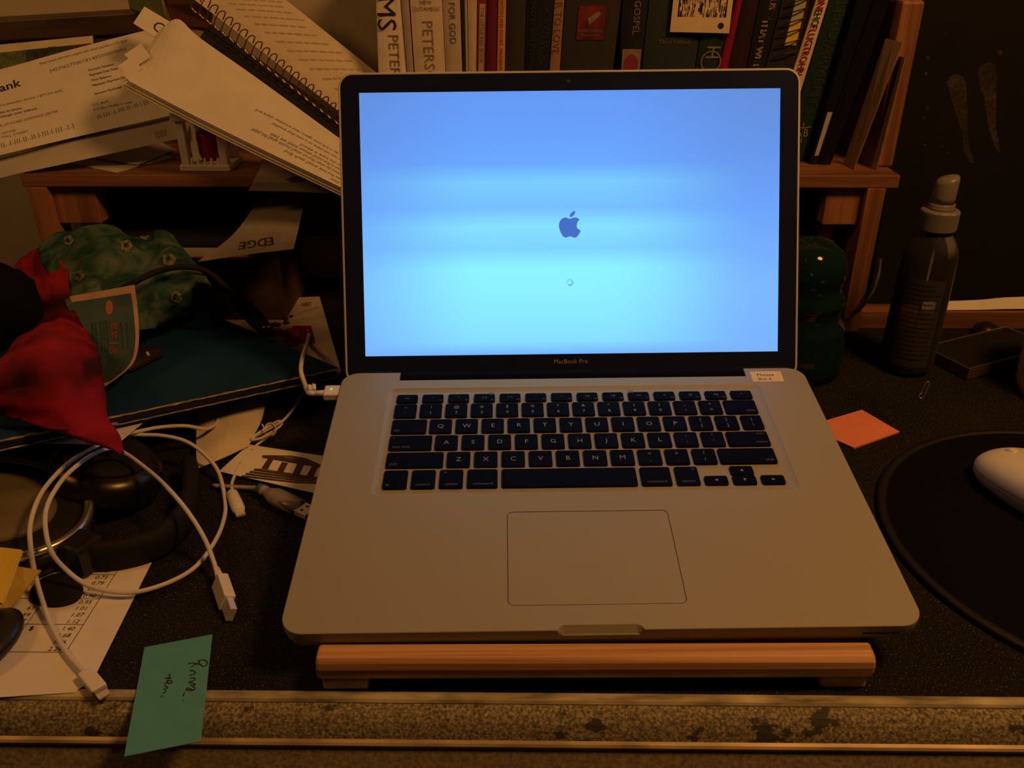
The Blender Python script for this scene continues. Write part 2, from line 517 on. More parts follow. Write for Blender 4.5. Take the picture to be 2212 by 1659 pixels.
def sheet(g, t):
    """slab with thickness t below grid g (rows top to bottom, columns left to right)"""
    H, W = len(g), len(g[0])
    ns = grid_normals(g)
    mb = MB()
    top = [p for r in g for p in r]
    bot = [p - n * t for r, nr in zip(g, ns) for p, n in zip(r, nr)]
    fs = []
    o = H * W
    for j in range(H - 1):
        for i in range(W - 1):
            a = j * W + i
            fs.append((a, a + W, a + W + 1, a + 1))
            fs.append((o + a, o + a + 1, o + a + W + 1, o + a + W))
    rim = [i for i in range(W)] + [j * W + W - 1 for j in range(1, H)] + [(H - 1) * W + i for i in range(W - 2, -1, -1)] + [j * W for j in range(H - 2, 0, -1)]
    for k in range(len(rim)):
        a, b = rim[k], rim[(k + 1) % len(rim)]
        fs.append((a, b, o + b, o + a))
    mb.add(top + bot, fs)
    return mb
def grid_map(g, eps=0.0003):
    """(s,t) in 0..1 (s right, t down) -> point just above the grid"""
    H, W = len(g), len(g[0])
    ns = grid_normals(g)
    def f(s, t):
        x = min(max(s, 0), 1) * (W - 1); y = min(max(t, 0), 1) * (H - 1)
        i = min(int(x), W - 2); j = min(int(y), H - 2)
        a, b = x - i, y - j
        def L(q): return q[j][i].lerp(q[j][i + 1], a).lerp(q[j + 1][i].lerp(q[j + 1][i + 1], a), b)
        return L(g) + L(ns).normalized() * eps
    return f

_font = {}
def text2d(body, align='LEFT'):
    key = (body, align)
    if key not in _font:
        cu = bpy.data.curves.new('lettering', 'FONT')
        cu.body = body
        cu.size = 1.0
        cu.align_x = align
        cu.resolution_u = 2
        ob = bpy.data.objects.new('lettering', cu)
        me = bpy.data.meshes.new_from_object(ob)
        _font[key] = ([v.co.to_2d() for v in me.vertices], [list(p.vertices) for p in me.polygons])
        bpy.data.objects.remove(ob); bpy.data.curves.remove(cu); bpy.data.meshes.remove(me)
    return _font[key]
def lettering(mb, body, f, size, ox=0.0, oy=0.0, align='LEFT', rot=0.0, sx=1.0, shear=0.0, bold=0.0):
    """f(x, y) maps text-plane coordinates to 3D"""
    vs, fs = text2d(body, align)
    c, s = math.cos(rot), math.sin(rot)
    out = []
    for v in vs:
        x, y = (v.x + shear * v.y) * size * sx, v.y * size
        out.append(f(ox + c * x - s * y, oy + s * x + c * y))
    mb.add(out, fs)
    if bold:
        lettering(mb, body, f, size, ox + bold, oy, align, rot, sx, shear)
    return mb
def planef(o, x, y, eps=0.0003):
    o = Vector(o); x = Vector(x).normalized(); y = Vector(y).normalized()
    n = x.cross(y).normalized()
    return lambda a, b: o + x * a + y * b + n * eps
def word_lines(mb, f, x0, x1, y0, dy, n, h, ragged=0.2, fill=0.85):
    """rows of short word bars, printed text too small to read"""
    for r in range(n):
        x = x0
        end = x1 - random.random() * ragged * (x1 - x0)
        while x < end:
            w = (x1 - x0) * random.uniform(0.025, 0.085)
            if random.random() < fill:
                y = y0 + r * dy
                mb.add([f(x, y), f(min(x + w, x1), y), f(min(x + w, x1), y + h), f(x, y + h)], [(0, 1, 2, 3)])
            x += w + (x1 - x0) * 0.013
    return mb
def ribbon(mb, f, pts, w, n=5):
    """a pen stroke in the plane of f"""
    ps = cr([Vector((x, y, 0)) for x, y in pts], n)
    vs = []
    for i, p in enumerate(ps):
        t = (ps[min(i + 1, len(ps) - 1)] - ps[max(i - 1, 0)])
        t.normalize()
        nn = Vector((-t.y, t.x, 0)) * w / 2
        vs += [f(p.x + nn.x, p.y + nn.y), f(p.x - nn.x, p.y - nn.y)]
    fs = [(2 * i, 2 * i + 1, 2 * i + 3, 2 * i + 2) for i in range(len(ps) - 1)]
    mb.add(vs, fs)
    return mb
def rrect(x0, x1, y0, y1, r, n=6):
    pts = []
    for cx, cy, a0 in ((x1 - r, y1 - r, 0), (x0 + r, y1 - r, 90), (x0 + r, y0 + r, 180), (x1 - r, y0 + r, 270)):
        for k in range(n + 1):
            a = R_(a0 + 90 * k / n)
            pts.append((cx + r * math.cos(a), cy + r * math.sin(a)))
    return pts

# ================================================================== THE SETTING
link('wall_back', MB().box((-1.6, 0.66, -0.74), (1.6, 0.74, 1.6)).mesh('wall_back'), M['wall'], kind='structure', label='beige painted wall behind the shelf')
link('floor', MB().box((-1.6, -1.6, -0.78), (1.6, 0.66, -0.74)).mesh('floor'), M['floor'], kind='structure', label='brown floor under the desk')

# ------------------------------------------------------------------ desk
desk = thing('desk', 'old desk with black speckled top and worn flaking front edge', 'desk', (0.0, 0.2, -0.74))
X0, X1 = -0.85, 0.95
MB().box((X0, -0.0130, -0.024), (X1, 0.645, 0.0)).build('desktop', M['desk_top'], desk)
def profile(name, prof, m, smooth=True):
    n = 60
    mb = MB()
    vs = []; fs = []
    for i in range(n + 1):
        x = X0 + (X1 - X0) * i / n
        for (y, z) in prof:
            vs.append((x, y, z))
    k = len(prof)
    for i in range(n):
        for j in range(k):
            fs.append((i * k + j, i * k + (j + 1) % k, (i + 1) * k + (j + 1) % k, (i + 1) * k + j))
    fs.append(list(range(k))); fs.append([n * k + j for j in range(k)][::-1])
    mb.add(vs, fs)
    return mb.build(name, m, desk)
profile('top_trim_strip', [(-0.0128, 0.0004), (-0.0150, 0.0006), (-0.0184, 0.0004), (-0.0194, -0.0010), (-0.0194, -0.004), (-0.0128, -0.004)], M['trim_metal'])
arc = [(-0.0190, -0.0018), (-0.0225, -0.0024), (-0.0255, -0.0040), (-0.0282, -0.0066), (-0.0303, -0.0098), (-0.0318, -0.0128), (-0.0328, -0.0155)]
profile('worn_front_edge', arc + [(-0.0328, -0.024), (-0.014, -0.024), (-0.014, -0.0018)], M['worn_paint'])
profile('trim_lip', [(-0.0326, -0.0150), (-0.0346, -0.0156), (-0.0356, -0.0168), (-0.0354, -0.0184), (-0.0344, -0.0190), (-0.0326, -0.0196)], M['trim_lip'])
MB().hexa([(X0, -0.056, -0.075), (X1, -0.056, -0.075), (X1, 0.0, -0.075), (X0, 0.0, -0.075), (X0, -0.0342, -0.0192), (X1, -0.0342, -0.0192), (X1, 0.0, -0.0192), (X0, 0.0, -0.0192)]).build('apron', mat('dull_olive_brown_paint', (0.30, 0.25, 0.15), 0.8, 0, 0.35, 400, 0.2, 0.2), desk)
for x in (X0 + 0.05, X1 - 0.10):
    for y in (0.02, 0.56):
        MB().box((x, y, -0.74), (x + 0.05, y + 0.05, -0.0238)).build('leg', M['dark_wood'], desk)

# ------------------------------------------------------------------ wooden desk shelf
SY, SZ, SZT = 0.487, 0.1552, 0.168
shelf = thing('desk_shelf', 'reddish pine desktop shelf on short legs behind the laptop', 'shelf', (-0.11, 0.55, 0.0))
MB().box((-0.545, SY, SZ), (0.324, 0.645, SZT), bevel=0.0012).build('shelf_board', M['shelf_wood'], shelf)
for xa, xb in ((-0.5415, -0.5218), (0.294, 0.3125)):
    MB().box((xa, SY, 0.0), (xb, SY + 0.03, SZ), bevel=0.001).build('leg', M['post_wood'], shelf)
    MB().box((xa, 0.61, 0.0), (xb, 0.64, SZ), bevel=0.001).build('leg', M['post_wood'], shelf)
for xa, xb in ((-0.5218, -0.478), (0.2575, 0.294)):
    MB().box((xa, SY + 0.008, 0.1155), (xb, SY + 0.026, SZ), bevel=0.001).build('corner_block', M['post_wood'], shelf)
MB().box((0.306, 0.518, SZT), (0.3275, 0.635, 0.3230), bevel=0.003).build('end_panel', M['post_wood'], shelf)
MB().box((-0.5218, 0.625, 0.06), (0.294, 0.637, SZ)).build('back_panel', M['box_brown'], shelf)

# ================================================================== LAPTOP
ML = Matrix(((0.9997318, -0.0227919, -0.0040994), (0.0219772, 0.9895845, -0.1422659), (0.0072992, 0.1421376, 0.9898200)))
LAPM = Matrix.Translation((0, 0, 0.036)) @ ML.to_4x4()
laptop = thing('laptop', 'open silver laptop with bright blue start-up screen on a wooden stand', 'laptop', None, matrix=LAPM)
mm = 0.001
def laptop_base():
    bm = bmesh.new()
    HW, D, RC = 182.0, 253.5, 13.0
    def outline(inset, groove):
        """counter-clockwise from front centre; groove = (y, extra z) at the finger scoop"""
        pts = []
        def arcp(cx, cy, a0, r):
            for k in range(9):
                a = R_(a0 + 90 * k / 8)
                pts.append((cx + r * math.cos(a), cy + r * math.sin(a), 0))
        r = max(RC - inset, 2.0)
        for x, g in ((-25.5, 0), (-24.3, 0.55), (-22, 1), (0, 1), (20.0, 1), (22.3, 0.55), (23.5, 0)):
            pts.append((x, inset, g))
        arcp(HW - inset - r, inset + r, 270, r)
        arcp(HW - inset - r, D - inset - r, 0, r)
        yb = D - inset
        ny = 242.6 - (inset if inset > 2 else 0)
        pts.append((135.6 + min(inset, 2), yb, 0)); pts.append((135.6 + min(inset, 2), ny, 0))
        pts.append((-136.8 - min(inset, 2), ny, 0)); pts.append((-136.8 - min(inset, 2), yb, 0))
        arcp(-HW + inset + r, D - inset - r, 90, r)
        arcp(-HW + inset + r, inset + r, 180, r)
        return pts
    rings = []
    for inset, z, gy, gz in ((0.35, 0.0, 3.4, 0.0), (0.0, -0.4, 0.8, -3.6), (0.0, -4.6, 0.0, 0.0), (0.4, -8.0, 0, 0), (2.0, -12.5, 0, 0), (5.5, -15.4, 0, 0), (10.0, -17.0, 0, 0)):
        ring = []
        for (x, y, g) in outline(inset, None):
            ring.append(bm.verts.new((x * mm, (y + g * gy) * mm, (z + g * gz) * mm)))
        rings.append(ring)
    n = len(rings[0])
    for a, b in zip(rings, rings[1:]):
        for i in range(n):
            bm.faces.new((a[i], b[i], b[(i + 1) % n], a[(i + 1) % n]))
    bm.faces.new(rings[-1][::-1])
    def loop(pts, z):
        return [bm.verts.new((x * mm, y * mm, z * mm)) for x, y in pts]
    # keyboard well
    w0 = loop(rrect(-143.6, 142.6, 112.6, 231.9, 4.0), 0.0)
    w1 = loop(rrect(-142.9, 141.9, 113.3, 231.0, 3.6), -0.55)
    w2 = loop(rrect(-140.6, 139.4, 114.8, 228.2, 2.6), -1.4)
    # trackpad recess
    t0 = loop(rrect(-53.2, 50.8, 17.9, 94.8, 4.0), 0.0)
    t1 = loop(rrect(-53.2, 50.8, 17.9, 94.8, 4.0), -1.2)
    for a, b in ((w0, w1), (w1, w2), (t0, t1)):
        k = len(a)
        for i in range(k):
            bm.faces.new((a[i], a[(i + 1) % k], b[(i + 1) % k], b[i]))
    bm.faces.new(w2); bm.faces.new(t1)
    edges = []
    for ring in (rings[0], w0, t0):
        for i in range(len(ring)):
            e = bm.edges.get((ring[i], ring[(i + 1) % len(ring)]))
            edges.append(e)
    bmesh.ops.triangle_fill(bm, use_beauty=True, use_dissolve=False, edges=edges)
    bmesh.ops.recalc_face_normals(bm, faces=bm.faces)
    return MB().bm(bm)
laptop_base().build('base', M['alu'], laptop, local=True)
MB().prism([(x * mm, y * mm) for x, y in rrect(-52.75, 50.35, 18.35, 94.35, 3.6)], -1.15 * mm, -0.12 * mm).build('trackpad', M['alu'], laptop, local=True)
MB().box((168 * mm, -0.2 * mm, -6.6 * mm), (147 * mm, 0.5 * mm, -5.6 * mm)).build('front_slot', M['dark_gap'], laptop, local=True, label='thin dark slot at the front edge')

# keys ---------------------------------------------------------------
def key_mesh(w, h):
    bm = bmesh.new()
    rings = []
    for ins, z in ((0.0, -1.38), (0.0, -0.05), (0.25, 0.22), (0.7, 0.32)):
        rings.append([bm.verts.new((x * mm, y * mm, z * mm)) for x, y in rrect(-w / 2 + ins, w / 2 - ins, -h / 2 + ins, h / 2 - ins, max(1.5 - ins, 0.6), 3)])
    n = len(rings[0])
    for a, b in zip(rings, rings[1:]):
        for i in range(n):
            bm.faces.new((a[i], a[(i + 1) % n], b[(i + 1) % n], b[i]))
    bm.faces.new(rings[-1]); bm.faces.new(rings[0][::-1])
    me = MB().bm(bm).mesh('key')
    me.materials.append(M['key'])
    return me
_keys = {}
def key(x0, x1, y0, y1, marks):
    w, h = round(x1 - x0, 1), round(y1 - y0, 1)
    if (w, h) not in _keys:
        _keys[(w, h)] = key_mesh(w, h)
    o = bpy.data.objects.new('key', _keys[(w, h)])
    COL.objects.link(o)
    o.parent = laptop
    o.location = ((x0 + x1) / 2 * mm, (y0 + y1) / 2 * mm, 0)
    ROOTM[o.name] = LAPM @ Matrix.Translation(o.location)
    if not marks:
        return o
    mbs = {}
    for (body, size, ax, ay, al, dim) in marks:
        mb = mbs.setdefault(dim, MB())
        f = lambda a, b: Vector((a * mm, b * mm, 0.36 * mm))
        lettering(mb, body, f, size, ax * (w / 2), ay * (h / 2), al)
    for dim, mb in mbs.items():
        l = mb.build('legend', M['legend_dim'] if dim else M['legend'], o, local=True)
    return o
P = 19.05
rows = {'fn': (213.6, 223.6), 'num': (195.3, 211.6), 'q': (176.6, 192.8), 'a': (158.0, 174.1), 'z': (139.3, 155.4), 'b': (118.2, 136.6)}
y0, y1 = rows['fn']
fn = ['esc', '*', '*', '[o]', '(=)', '-', '~', '<<', '>ll', '>>', '<', '<)', '<))', '^']
for i, t in enumerate(fn):
    x = -136.6 + i * (118.4 + 136.6) / 13
    key(x + 0.2, x + 16.0, y0, y1, [(t, 3.2, 0, -0.15, 'CENTER', i < 7)] + ([('F%d' % i, 2.2, 0.9, -0.7, 'RIGHT', True)] if 0 < i < 13 else []))
y0, y1 = rows['num']
num = [('~', '`'), ('!', '1'), ('@', '2'), ('#', '3'), ('$', '4'), ('%', '5'), ('^', '6'), ('&', '7'), ('*', '8'), ('(', '9'), (')', '0'), ('_', '-'), ('+', '=')]
for i, (a, b) in enumerate(num):
    x = -136.7 + i * P
    key(x, x + 16.3, y0, y1, [(a, 4.4, 0, 0.28, 'CENTER', False), (b, 4.4, 0, -0.55, 'CENTER', False)])
key(110.6, 134.4, y0, y1, [('delete', 3.0, 0.88, -0.7, 'RIGHT', True)])
y0, y1 = rows['q']
key(-136.8, -111.4, y0, y1, [('tab', 3.3, -0.85, -0.72, 'LEFT', True)])
for i, t in enumerate('QWERTYUIOP'):
    x = -101.1 + i * P
    key(x - 8.1, x + 8.1, y0, y1, [(t, 6.0, 0, -0.28, 'CENTER', False)])
for i, (a, b) in enumerate((('{', '['), ('}', ']'), ('|', '\\'))):
    x = -101.1 + (10 + i) * P
    key(x - 8.1, x + (8.1 if i < 2 else 7.0), y0, y1, [(a, 4.2, 0, 0.25, 'CENTER', False), (b, 4.2, 0, -0.55, 'CENTER', False)])
y0, y1 = rows['a']
c = key(-136.8, -106.4, y0, y1, [('caps lock', 3.5, -0.86, -0.72, 'LEFT', True), ('.', 6.0, -0.86, 0.6, 'LEFT', False)])
for i, t in enumerate('ASDFGHJKL'):
    x = -96.0 + i * P
    key(x - 8.1, x + 8.1, y0, y1, [(t, 6.0, 0, -0.28, 'CENTER', False)])
for i, (a, b) in enumerate(((':', ';'), ('"', "'"))):
    x = -96.0 + (9 + i) * P
    key(x - 8.1, x + 8.1, y0, y1, [(a, 4.2, 0, 0.3, 'CENTER', False), (b, 4.2, 0, -0.5, 'CENTER', False)])
key(104.8, 134.4, y0, y1, [('enter', 3.0, 0.88, 0.55, 'RIGHT', True), ('return', 3.3, 0.88, -0.62, 'RIGHT', True)])
y0, y1 = rows['z']
key(-136.8, -97.2, y0, y1, [('shift', 3.5, -0.9, -0.72, 'LEFT', True)])
for i, t in enumerate('ZXCVBNM'):
    x = -86.6 + i * P
    key(x - 8.1, x + 8.1, y0, y1, [(t, 6.0, 0, -0.28, 'CENTER', False)])
for i, (a, b) in enumerate((('<', ','), ('>', '.'), ('?', '/'))):
    x = -86.6 + (7 + i) * P
    key(x - 8.1, x + 8.1, y0, y1, [(a, 4.6, 0, 0.22, 'CENTER', False), (b, 4.6, 0, -0.6, 'CENTER', False)])
key(95.1, 134.4, y0, y1, [('shift', 3.5, 0.9, -0.72, 'RIGHT', True)])
y0, y1 = rows['b']
key(-136.8, -120.6, y0, y1, [('fn', 3.5, -0.75, -0.75, 'LEFT', True)])
key(-117.7, -101.6, y0, y1, [('control', 3.4, 0, -0.72, 'CENTER', True)])
key(-98.7, -82.8, y0, y1, [('option', 3.4, 0, -0.72, 'CENTER', True), ('alt', 2.6, -0.7, 0.6, 'LEFT', True)])
key(-79.9, -59.4, y0, y1, [('command', 3.4, 0.05, -0.72, 'CENTER', True)])
key(-56.5, 35.0, y0, y1, [])
key(37.9, 58.3, y0, y1, [('command', 3.4, 0.0, -0.72, 'CENTER', True)])
key(61.6, 77.2, y0, y1, [('option', 3.4, 0, -0.72, 'CENTER', True), ('alt', 2.6, 0.75, 0.6, 'RIGHT', True)])
def arrow_key(x0, x1, y0, y1, ang):
    o = key(x0, x1, y0, y1, [])
    a = R_(ang)
    MB().add([(1.5 * mm * math.cos(a + t), 1.5 * mm * math.sin(a + t), 0.36 * mm) for t in (0, 2.3, -2.3)], [(0, 1, 2)]).build('legend', M['legend'], o, local=True)
arrow_key(80.5, 96.0, y0, 127.0, 180)
arrow_key(99.6, 115.2, 127.7, y1, 90)
arrow_key(99.6, 115.2, y0, 127.2, 270)
arrow_key(118.8, 134.4, y0, 127.0, 0)
# command cloverleaf marks
for o_x, o_y, side in ((-69.65, 127.4, 1), (48.1, 127.4, -1)):
    ko = [o for o in laptop.children if o.name.startswith('key') and abs(o.location.x - o_x * mm) < 1e-4][0]
    mb = MB()
    cx, cy = side * 5.6, 5.2
    for sx in (-1, 1):
        for sy in (-1, 1):
            pts = [Vector(((cx + sx * 1.15 + 0.75 * math.cos(2 * math.pi * k / 12)) * mm, (cy + sy * 1.15 + 0.75 * math.sin(2 * math.pi * k / 12)) * mm, 0)) for k in range(13)]
            f = lambda a, b: Vector((a, b, 0.36 * mm))
            ribbon(mb, f, [(p.x, p.y) for p in pts], 0.35 * mm, 1)
    ribbon(mb, f, [((cx + a) * mm, (cy + b) * mm) for a, b in ((-0.5, -0.5), (0.5, -0.5), (0.5, 0.5), (-0.5, 0.5), (-0.5, -0.5))], 0.35 * mm, 1)
    mb.build('legend', M['legend_dim'], ko, local=True)

# lid ----------------------------------------------------------------
LA = 1.0189
HY, HZ = 259.41 * mm, -8.3325 * mm
ly, lz = math.cos(LA), math.sin(LA)
LIDM = Matrix(((1, 0, 0, 0), (0, ly, -lz, HY), (0, lz, ly, HZ), (0, 0, 0, 1)))   # local (x, h, toward viewer)
LIDT = 239.6
def lid_part(name, mb, m, **k):
    me = mb.mesh(name); me.transform(LIDM)
    return link(name, me, m, laptop, local=True, **k)
def rim_mesh():
    bm = bmesh.new()
    rings = []
    for (ins, z) in ((1.6, 0.35), (0.6, 0.45), (0.0, 0.0), (0.0, -4.6), (2.5, -6.6), (9, -7.4)):
        rings.append([bm.verts.new((x * mm, y * mm, z * mm)) for x, y in rrect(-182.2 + ins, 181.8 - ins, -6.0 + ins, LIDT - ins, max(11.5 - ins, 2), 8)])
    n = len(rings[0])
    for a, b in zip(rings, rings[1:]):
        for i in range(n):
            bm.faces.new((a[i], b[i], b[(i + 1) % n], a[(i + 1) % n]))
    bm.faces.new(rings[-1][::-1])
    inner = [bm.verts.new((x * mm, y * mm, -1.5 * mm)) for x, y in rrect(-180.6, 180.2, -4.4, LIDT - 1.6, 9.9, 8)]
    for i in range(n):
        bm.faces.new((inner[i], rings[0][i], rings[0][(i + 1) % n], inner[(i + 1) % n]))
    bm.faces.new(inner)
    bmesh.ops.recalc_face_normals(bm, faces=bm.faces)
    return MB().bm(bm)
lid_part('lid_shell', rim_mesh(), M['alu_edge'])
def frame_mesh():
    """black border glass with the opening for the display"""
    bm = bmesh.new()
    out0 = [bm.verts.new((x * mm, y * mm, 0.3 * mm)) for x, y in rrect(-180.3, 179.9, -4.1, LIDT - 1.9, 9.6, 8)]
    out1 = [bm.verts.new((x * mm, y * mm, -1.3 * mm)) for x, y in rrect(-180.3, 179.9, -4.1, LIDT - 1.9, 9.6, 8)]
    inn = [bm.verts.new((x * mm, y * mm, 0.3 * mm)) for x, y in ((-165.9, 16.84), (165.9, 16.84), (165.9, 224.14), (-165.9, 224.14))]
    inn1 = [bm.verts.new((x * mm, y * mm, -0.1 * mm)) for x, y in ((-165.9, 16.84), (165.9, 16.84), (165.9, 224.14), (-165.9, 224.14))]
    n = len(out0)
    for i in range(n):
        bm.faces.new((out0[i], out1[i], out1[(i + 1) % n], out0[(i + 1) % n]))
    for i in range(4):
        bm.faces.new((inn[i], inn[(i + 1) % 4], inn1[(i + 1) % 4], inn1[i]))
    edges = [bm.edges.get((r[i], r[(i + 1) % len(r)])) for r in (out0, inn) for i in range(len(r))]
    bmesh.ops.triangle_fill(bm, use_beauty=True, use_dissolve=False, edges=edges)
    bmesh.ops.recalc_face_normals(bm, faces=bm.faces)
    return MB().bm(bm)
lid_part('screen_border', frame_mesh(), M['glass_blue_glare'])
disp_me = MB().box((-165.9 * mm, 16.84 * mm, -1.2 * mm), (165.9 * mm, 224.14 * mm, 0.0)).mesh('display')
display = bpy.data.objects.new('display', disp_me); COL.objects.link(display)
disp_me.materials.append(M['display'])
display.parent = laptop; display.matrix_local = LIDM
display['label'] = 'glowing light blue display'
ROOTM[display.name] = LAPM @ LIDM
# start-up mark and spinner, measured on the picture and laid on the display plane
DINV = (LAPM @ LIDM).inverted()
DP0 = (LAPM @ LIDM) @ Vector((0, 0, 0)); DN = ((LAPM @ LIDM).to_3x3() @ Vector((0, 0, 1)))
def on_disp(u, v):
    p = DINV @ on_plane(u, v, DP0, DN)
    return (p.x, p.y)
zs = 7.9
body = [(375, 440), (388, 385), (425, 337), (478, 315), (520, 324), (560, 338), (600, 324), (645, 314), (690, 325), (728, 352), (695, 385), (679, 440), (686, 495), (742, 542), (715, 600), (680, 645), (648, 660), (610, 650), (565, 637), (520, 650), (480, 658), (440, 630), (400, 560), (378, 490)]
mark = [on_disp(1160 + a / zs, 430 + b / zs) for a, b in body]
mark = [(p.x, p.y) for seg in (cr([Vector((x, y, 0)) for x, y in mark[9:] + mark[:10]], 4),) for p in seg][:-1]
leaf = [on_disp(1160 + a / zs, 430 + b / zs) for a, b in ((648, 203), (651, 235), (630, 275), (595, 302), (557, 308), (557, 275), (580, 240), (612, 213))]
MB().prism(mark[::-1], 0.05 * mm, 0.15 * mm).prism(leaf[::-1], 0.05 * mm, 0.15 * mm).build('fruit_mark', M['logo'], display, local=True, label='dark blue bitten fruit mark with a leaf')
spin_m = [emission_mat('spinner_bar_%d' % i, [a + (b - a) * t for a, b in zip(srgb(143, 236, 252), srgb(62, 104, 140))], 1.0) for i, t in enumerate((0.15, 0.3, 0.45, 0.6, 0.75, 0.9))]
for k in range(12):
    a = R_(-105 + 30 * k)
    i = max(0, 5 - k // 2)
    c0 = on_disp(1231, 610)
    d = Vector((math.cos(a), math.sin(a), 0)); n = Vector((-d.y, d.x, 0))
    pts = [Vector((c0[0], c0[1], 0)) + d * (r_ * mm) + n * (s_ * mm) for r_, s_ in ((1.6, -0.32), (2.9, -0.32), (2.9, 0.32), (1.6, 0.32))]
    MB().prism([(p.x, p.y) for p in pts], 0.05 * mm, 0.12 * mm).build('spinner_bar', spin_m[i], display, local=True)
lid_part('camera_lens', MB().lathe([(1.3 * mm, 0.30 * mm), (1.3 * mm, 0.36 * mm), (0.7 * mm, 0.40 * mm)], 16, Matrix.Translation((-1.2 * mm, 231.6 * mm, 0))), mat('dark_lens_glass', (0.05, 0.055, 0.06), 0.3))
f = lambda a, b: Vector((a, b, 0.36 * mm))
lid_part('lettering', lettering(MB(), 'MacBook Pro', f, 5.0 * mm, -0.8 * mm, 9.2 * mm, 'CENTER'), M['bezel_print'])
hm = MB()
hm.tube([(-135.2 * mm, 250.2 * mm, -6.2 * mm), (134.2 * mm, 250.2 * mm, -6.2 * mm)], 7.2 * mm, 20)
hm.build('hinge_cover', M['hinge'], laptop, local=True)
# handwritten label stuck on the deck
tape = [on_plane(u, v, Vector((0, 0, 0.036)), ML @ Vector((0, 0, 1))) for u, v in ((1619, 803), (1686, 802), (1694, 824), (1627, 825))]
up = (ML @ Vector((0, 0, 1))) * 0.00015
tg = bilin([p + up for p in tape], 2, 2)
tl = thing('paper_label', 'small cream handwritten paper label stuck beside the screen hinge', 'label', tape[3])
sheet(tg, 0.0001).build('paper', mat('cream_label_paper', (0.80, 0.66, 0.34), 0.85), tl)
gm = grid_map(tg, 0.0001)
f = lambda a, b: gm(a, 1 - b)
mb = MB()
lettering(mb, 'Mouse', lambda a, b: f(a, b), 0.34, 0.18, 0.55, sx=0.62)
lettering(mb, 'Shut d..', lambda a, b: f(a, b), 0.30, 0.18, 0.16, sx=0.55)
mb.build('handwriting', M['ink'], tl)

# ================================================================== LAPTOP STAND
SM = Matrix.Translation((-0.004, 0.0, 0.0)) @ Matrix.Rotation(R_(0.9), 4, 'Z')
stand = thing('laptop_stand', 'low pine stand with rounded front bar under the laptop', 'stand', None, matrix=SM)
def bar_profile(pts, x0, x1, name, m):
    mb = MB(); k = len(pts)
    vs = [(x0, y, z) for y, z in pts] + [(x1, y, z) for y, z in pts]
    fs = [list(range(k))[::-1], [k + i for i in range(k)]] + [(i, (i + 1) % k, k + (i + 1) % k, k + i) for i in range(k)]
    mb.add(vs, fs)
    bm = bmesh.new(); me = mb.mesh('t'); bm.from_mesh(me)
    ends = [e for e in bm.edges if abs(e.verts[0].co.x - e.verts[1].co.x) < 1e-6]
    bmesh.ops.bevel(bm, geom=ends, offset=0.0022, segments=3, profile=0.5, affect='EDGES')
    bmesh.ops.recalc_face_normals(bm, faces=bm.faces)
    bpy.data.meshes.remove(me)
    return MB().bm(bm).build(name, m, stand, local=True)
rounded = [(0.0300, 0.0190), (0.0030, 0.0185), (0.0012, 0.0205), (-0.0002, 0.0258), (-0.0060, 0.0257), (-0.0096, 0.0247), (-0.0120, 0.0226), (-0.0131, 0.0190), (-0.0129, 0.0155), (-0.0118, 0.0118), (-0.0098, 0.0094), (-0.006, 0.0085), (0.0300, 0.0085)]
bar_profile(rounded, -0.1565, 0.1560, 'front_bar', M['stand_wood'])
rs = 0.1436
for x in (-0.150, 0.132):
    mb = MB()
    zt = lambda y: 0.0200 + (y - 0.006) * rs
    mb.hexa([(x, 0.030, 0.008), (x + 0.018, 0.030, 0.008), (x + 0.018, 0.240, 0.034), (x, 0.240, 0.034),
             (x, 0.030, zt(0.030) - 0.001), (x + 0.018, 0.030, zt(0.030) - 0.001), (x + 0.018, 0.240, zt(0.240) - 0.001), (x, 0.240, zt(0.240) - 0.001)])
    mb.build('side_rail', M['stand_wood'], stand, local=True)
MB().box((-0.132, 0.205, 0.030), (0.132, 0.232, 0.046), bevel=0.002).build('rear_bar', M['stand_wood'], stand, local=True)
for x0_, x1_ in ((-0.1545, -0.1285), (0.1280, 0.1545)):
    MB().box((x0_, -0.0096, 0.0), (x1_, 0.030, 0.0090), bevel=0.0018).build('foot', M['stand_end'], stand, local=True)
    MB().box((x0_ + 0.004, 0.215, 0.0), (x1_ - 0.004, 0.235, 0.034), bevel=0.0018).build('foot', M['stand_end'], stand, local=True)

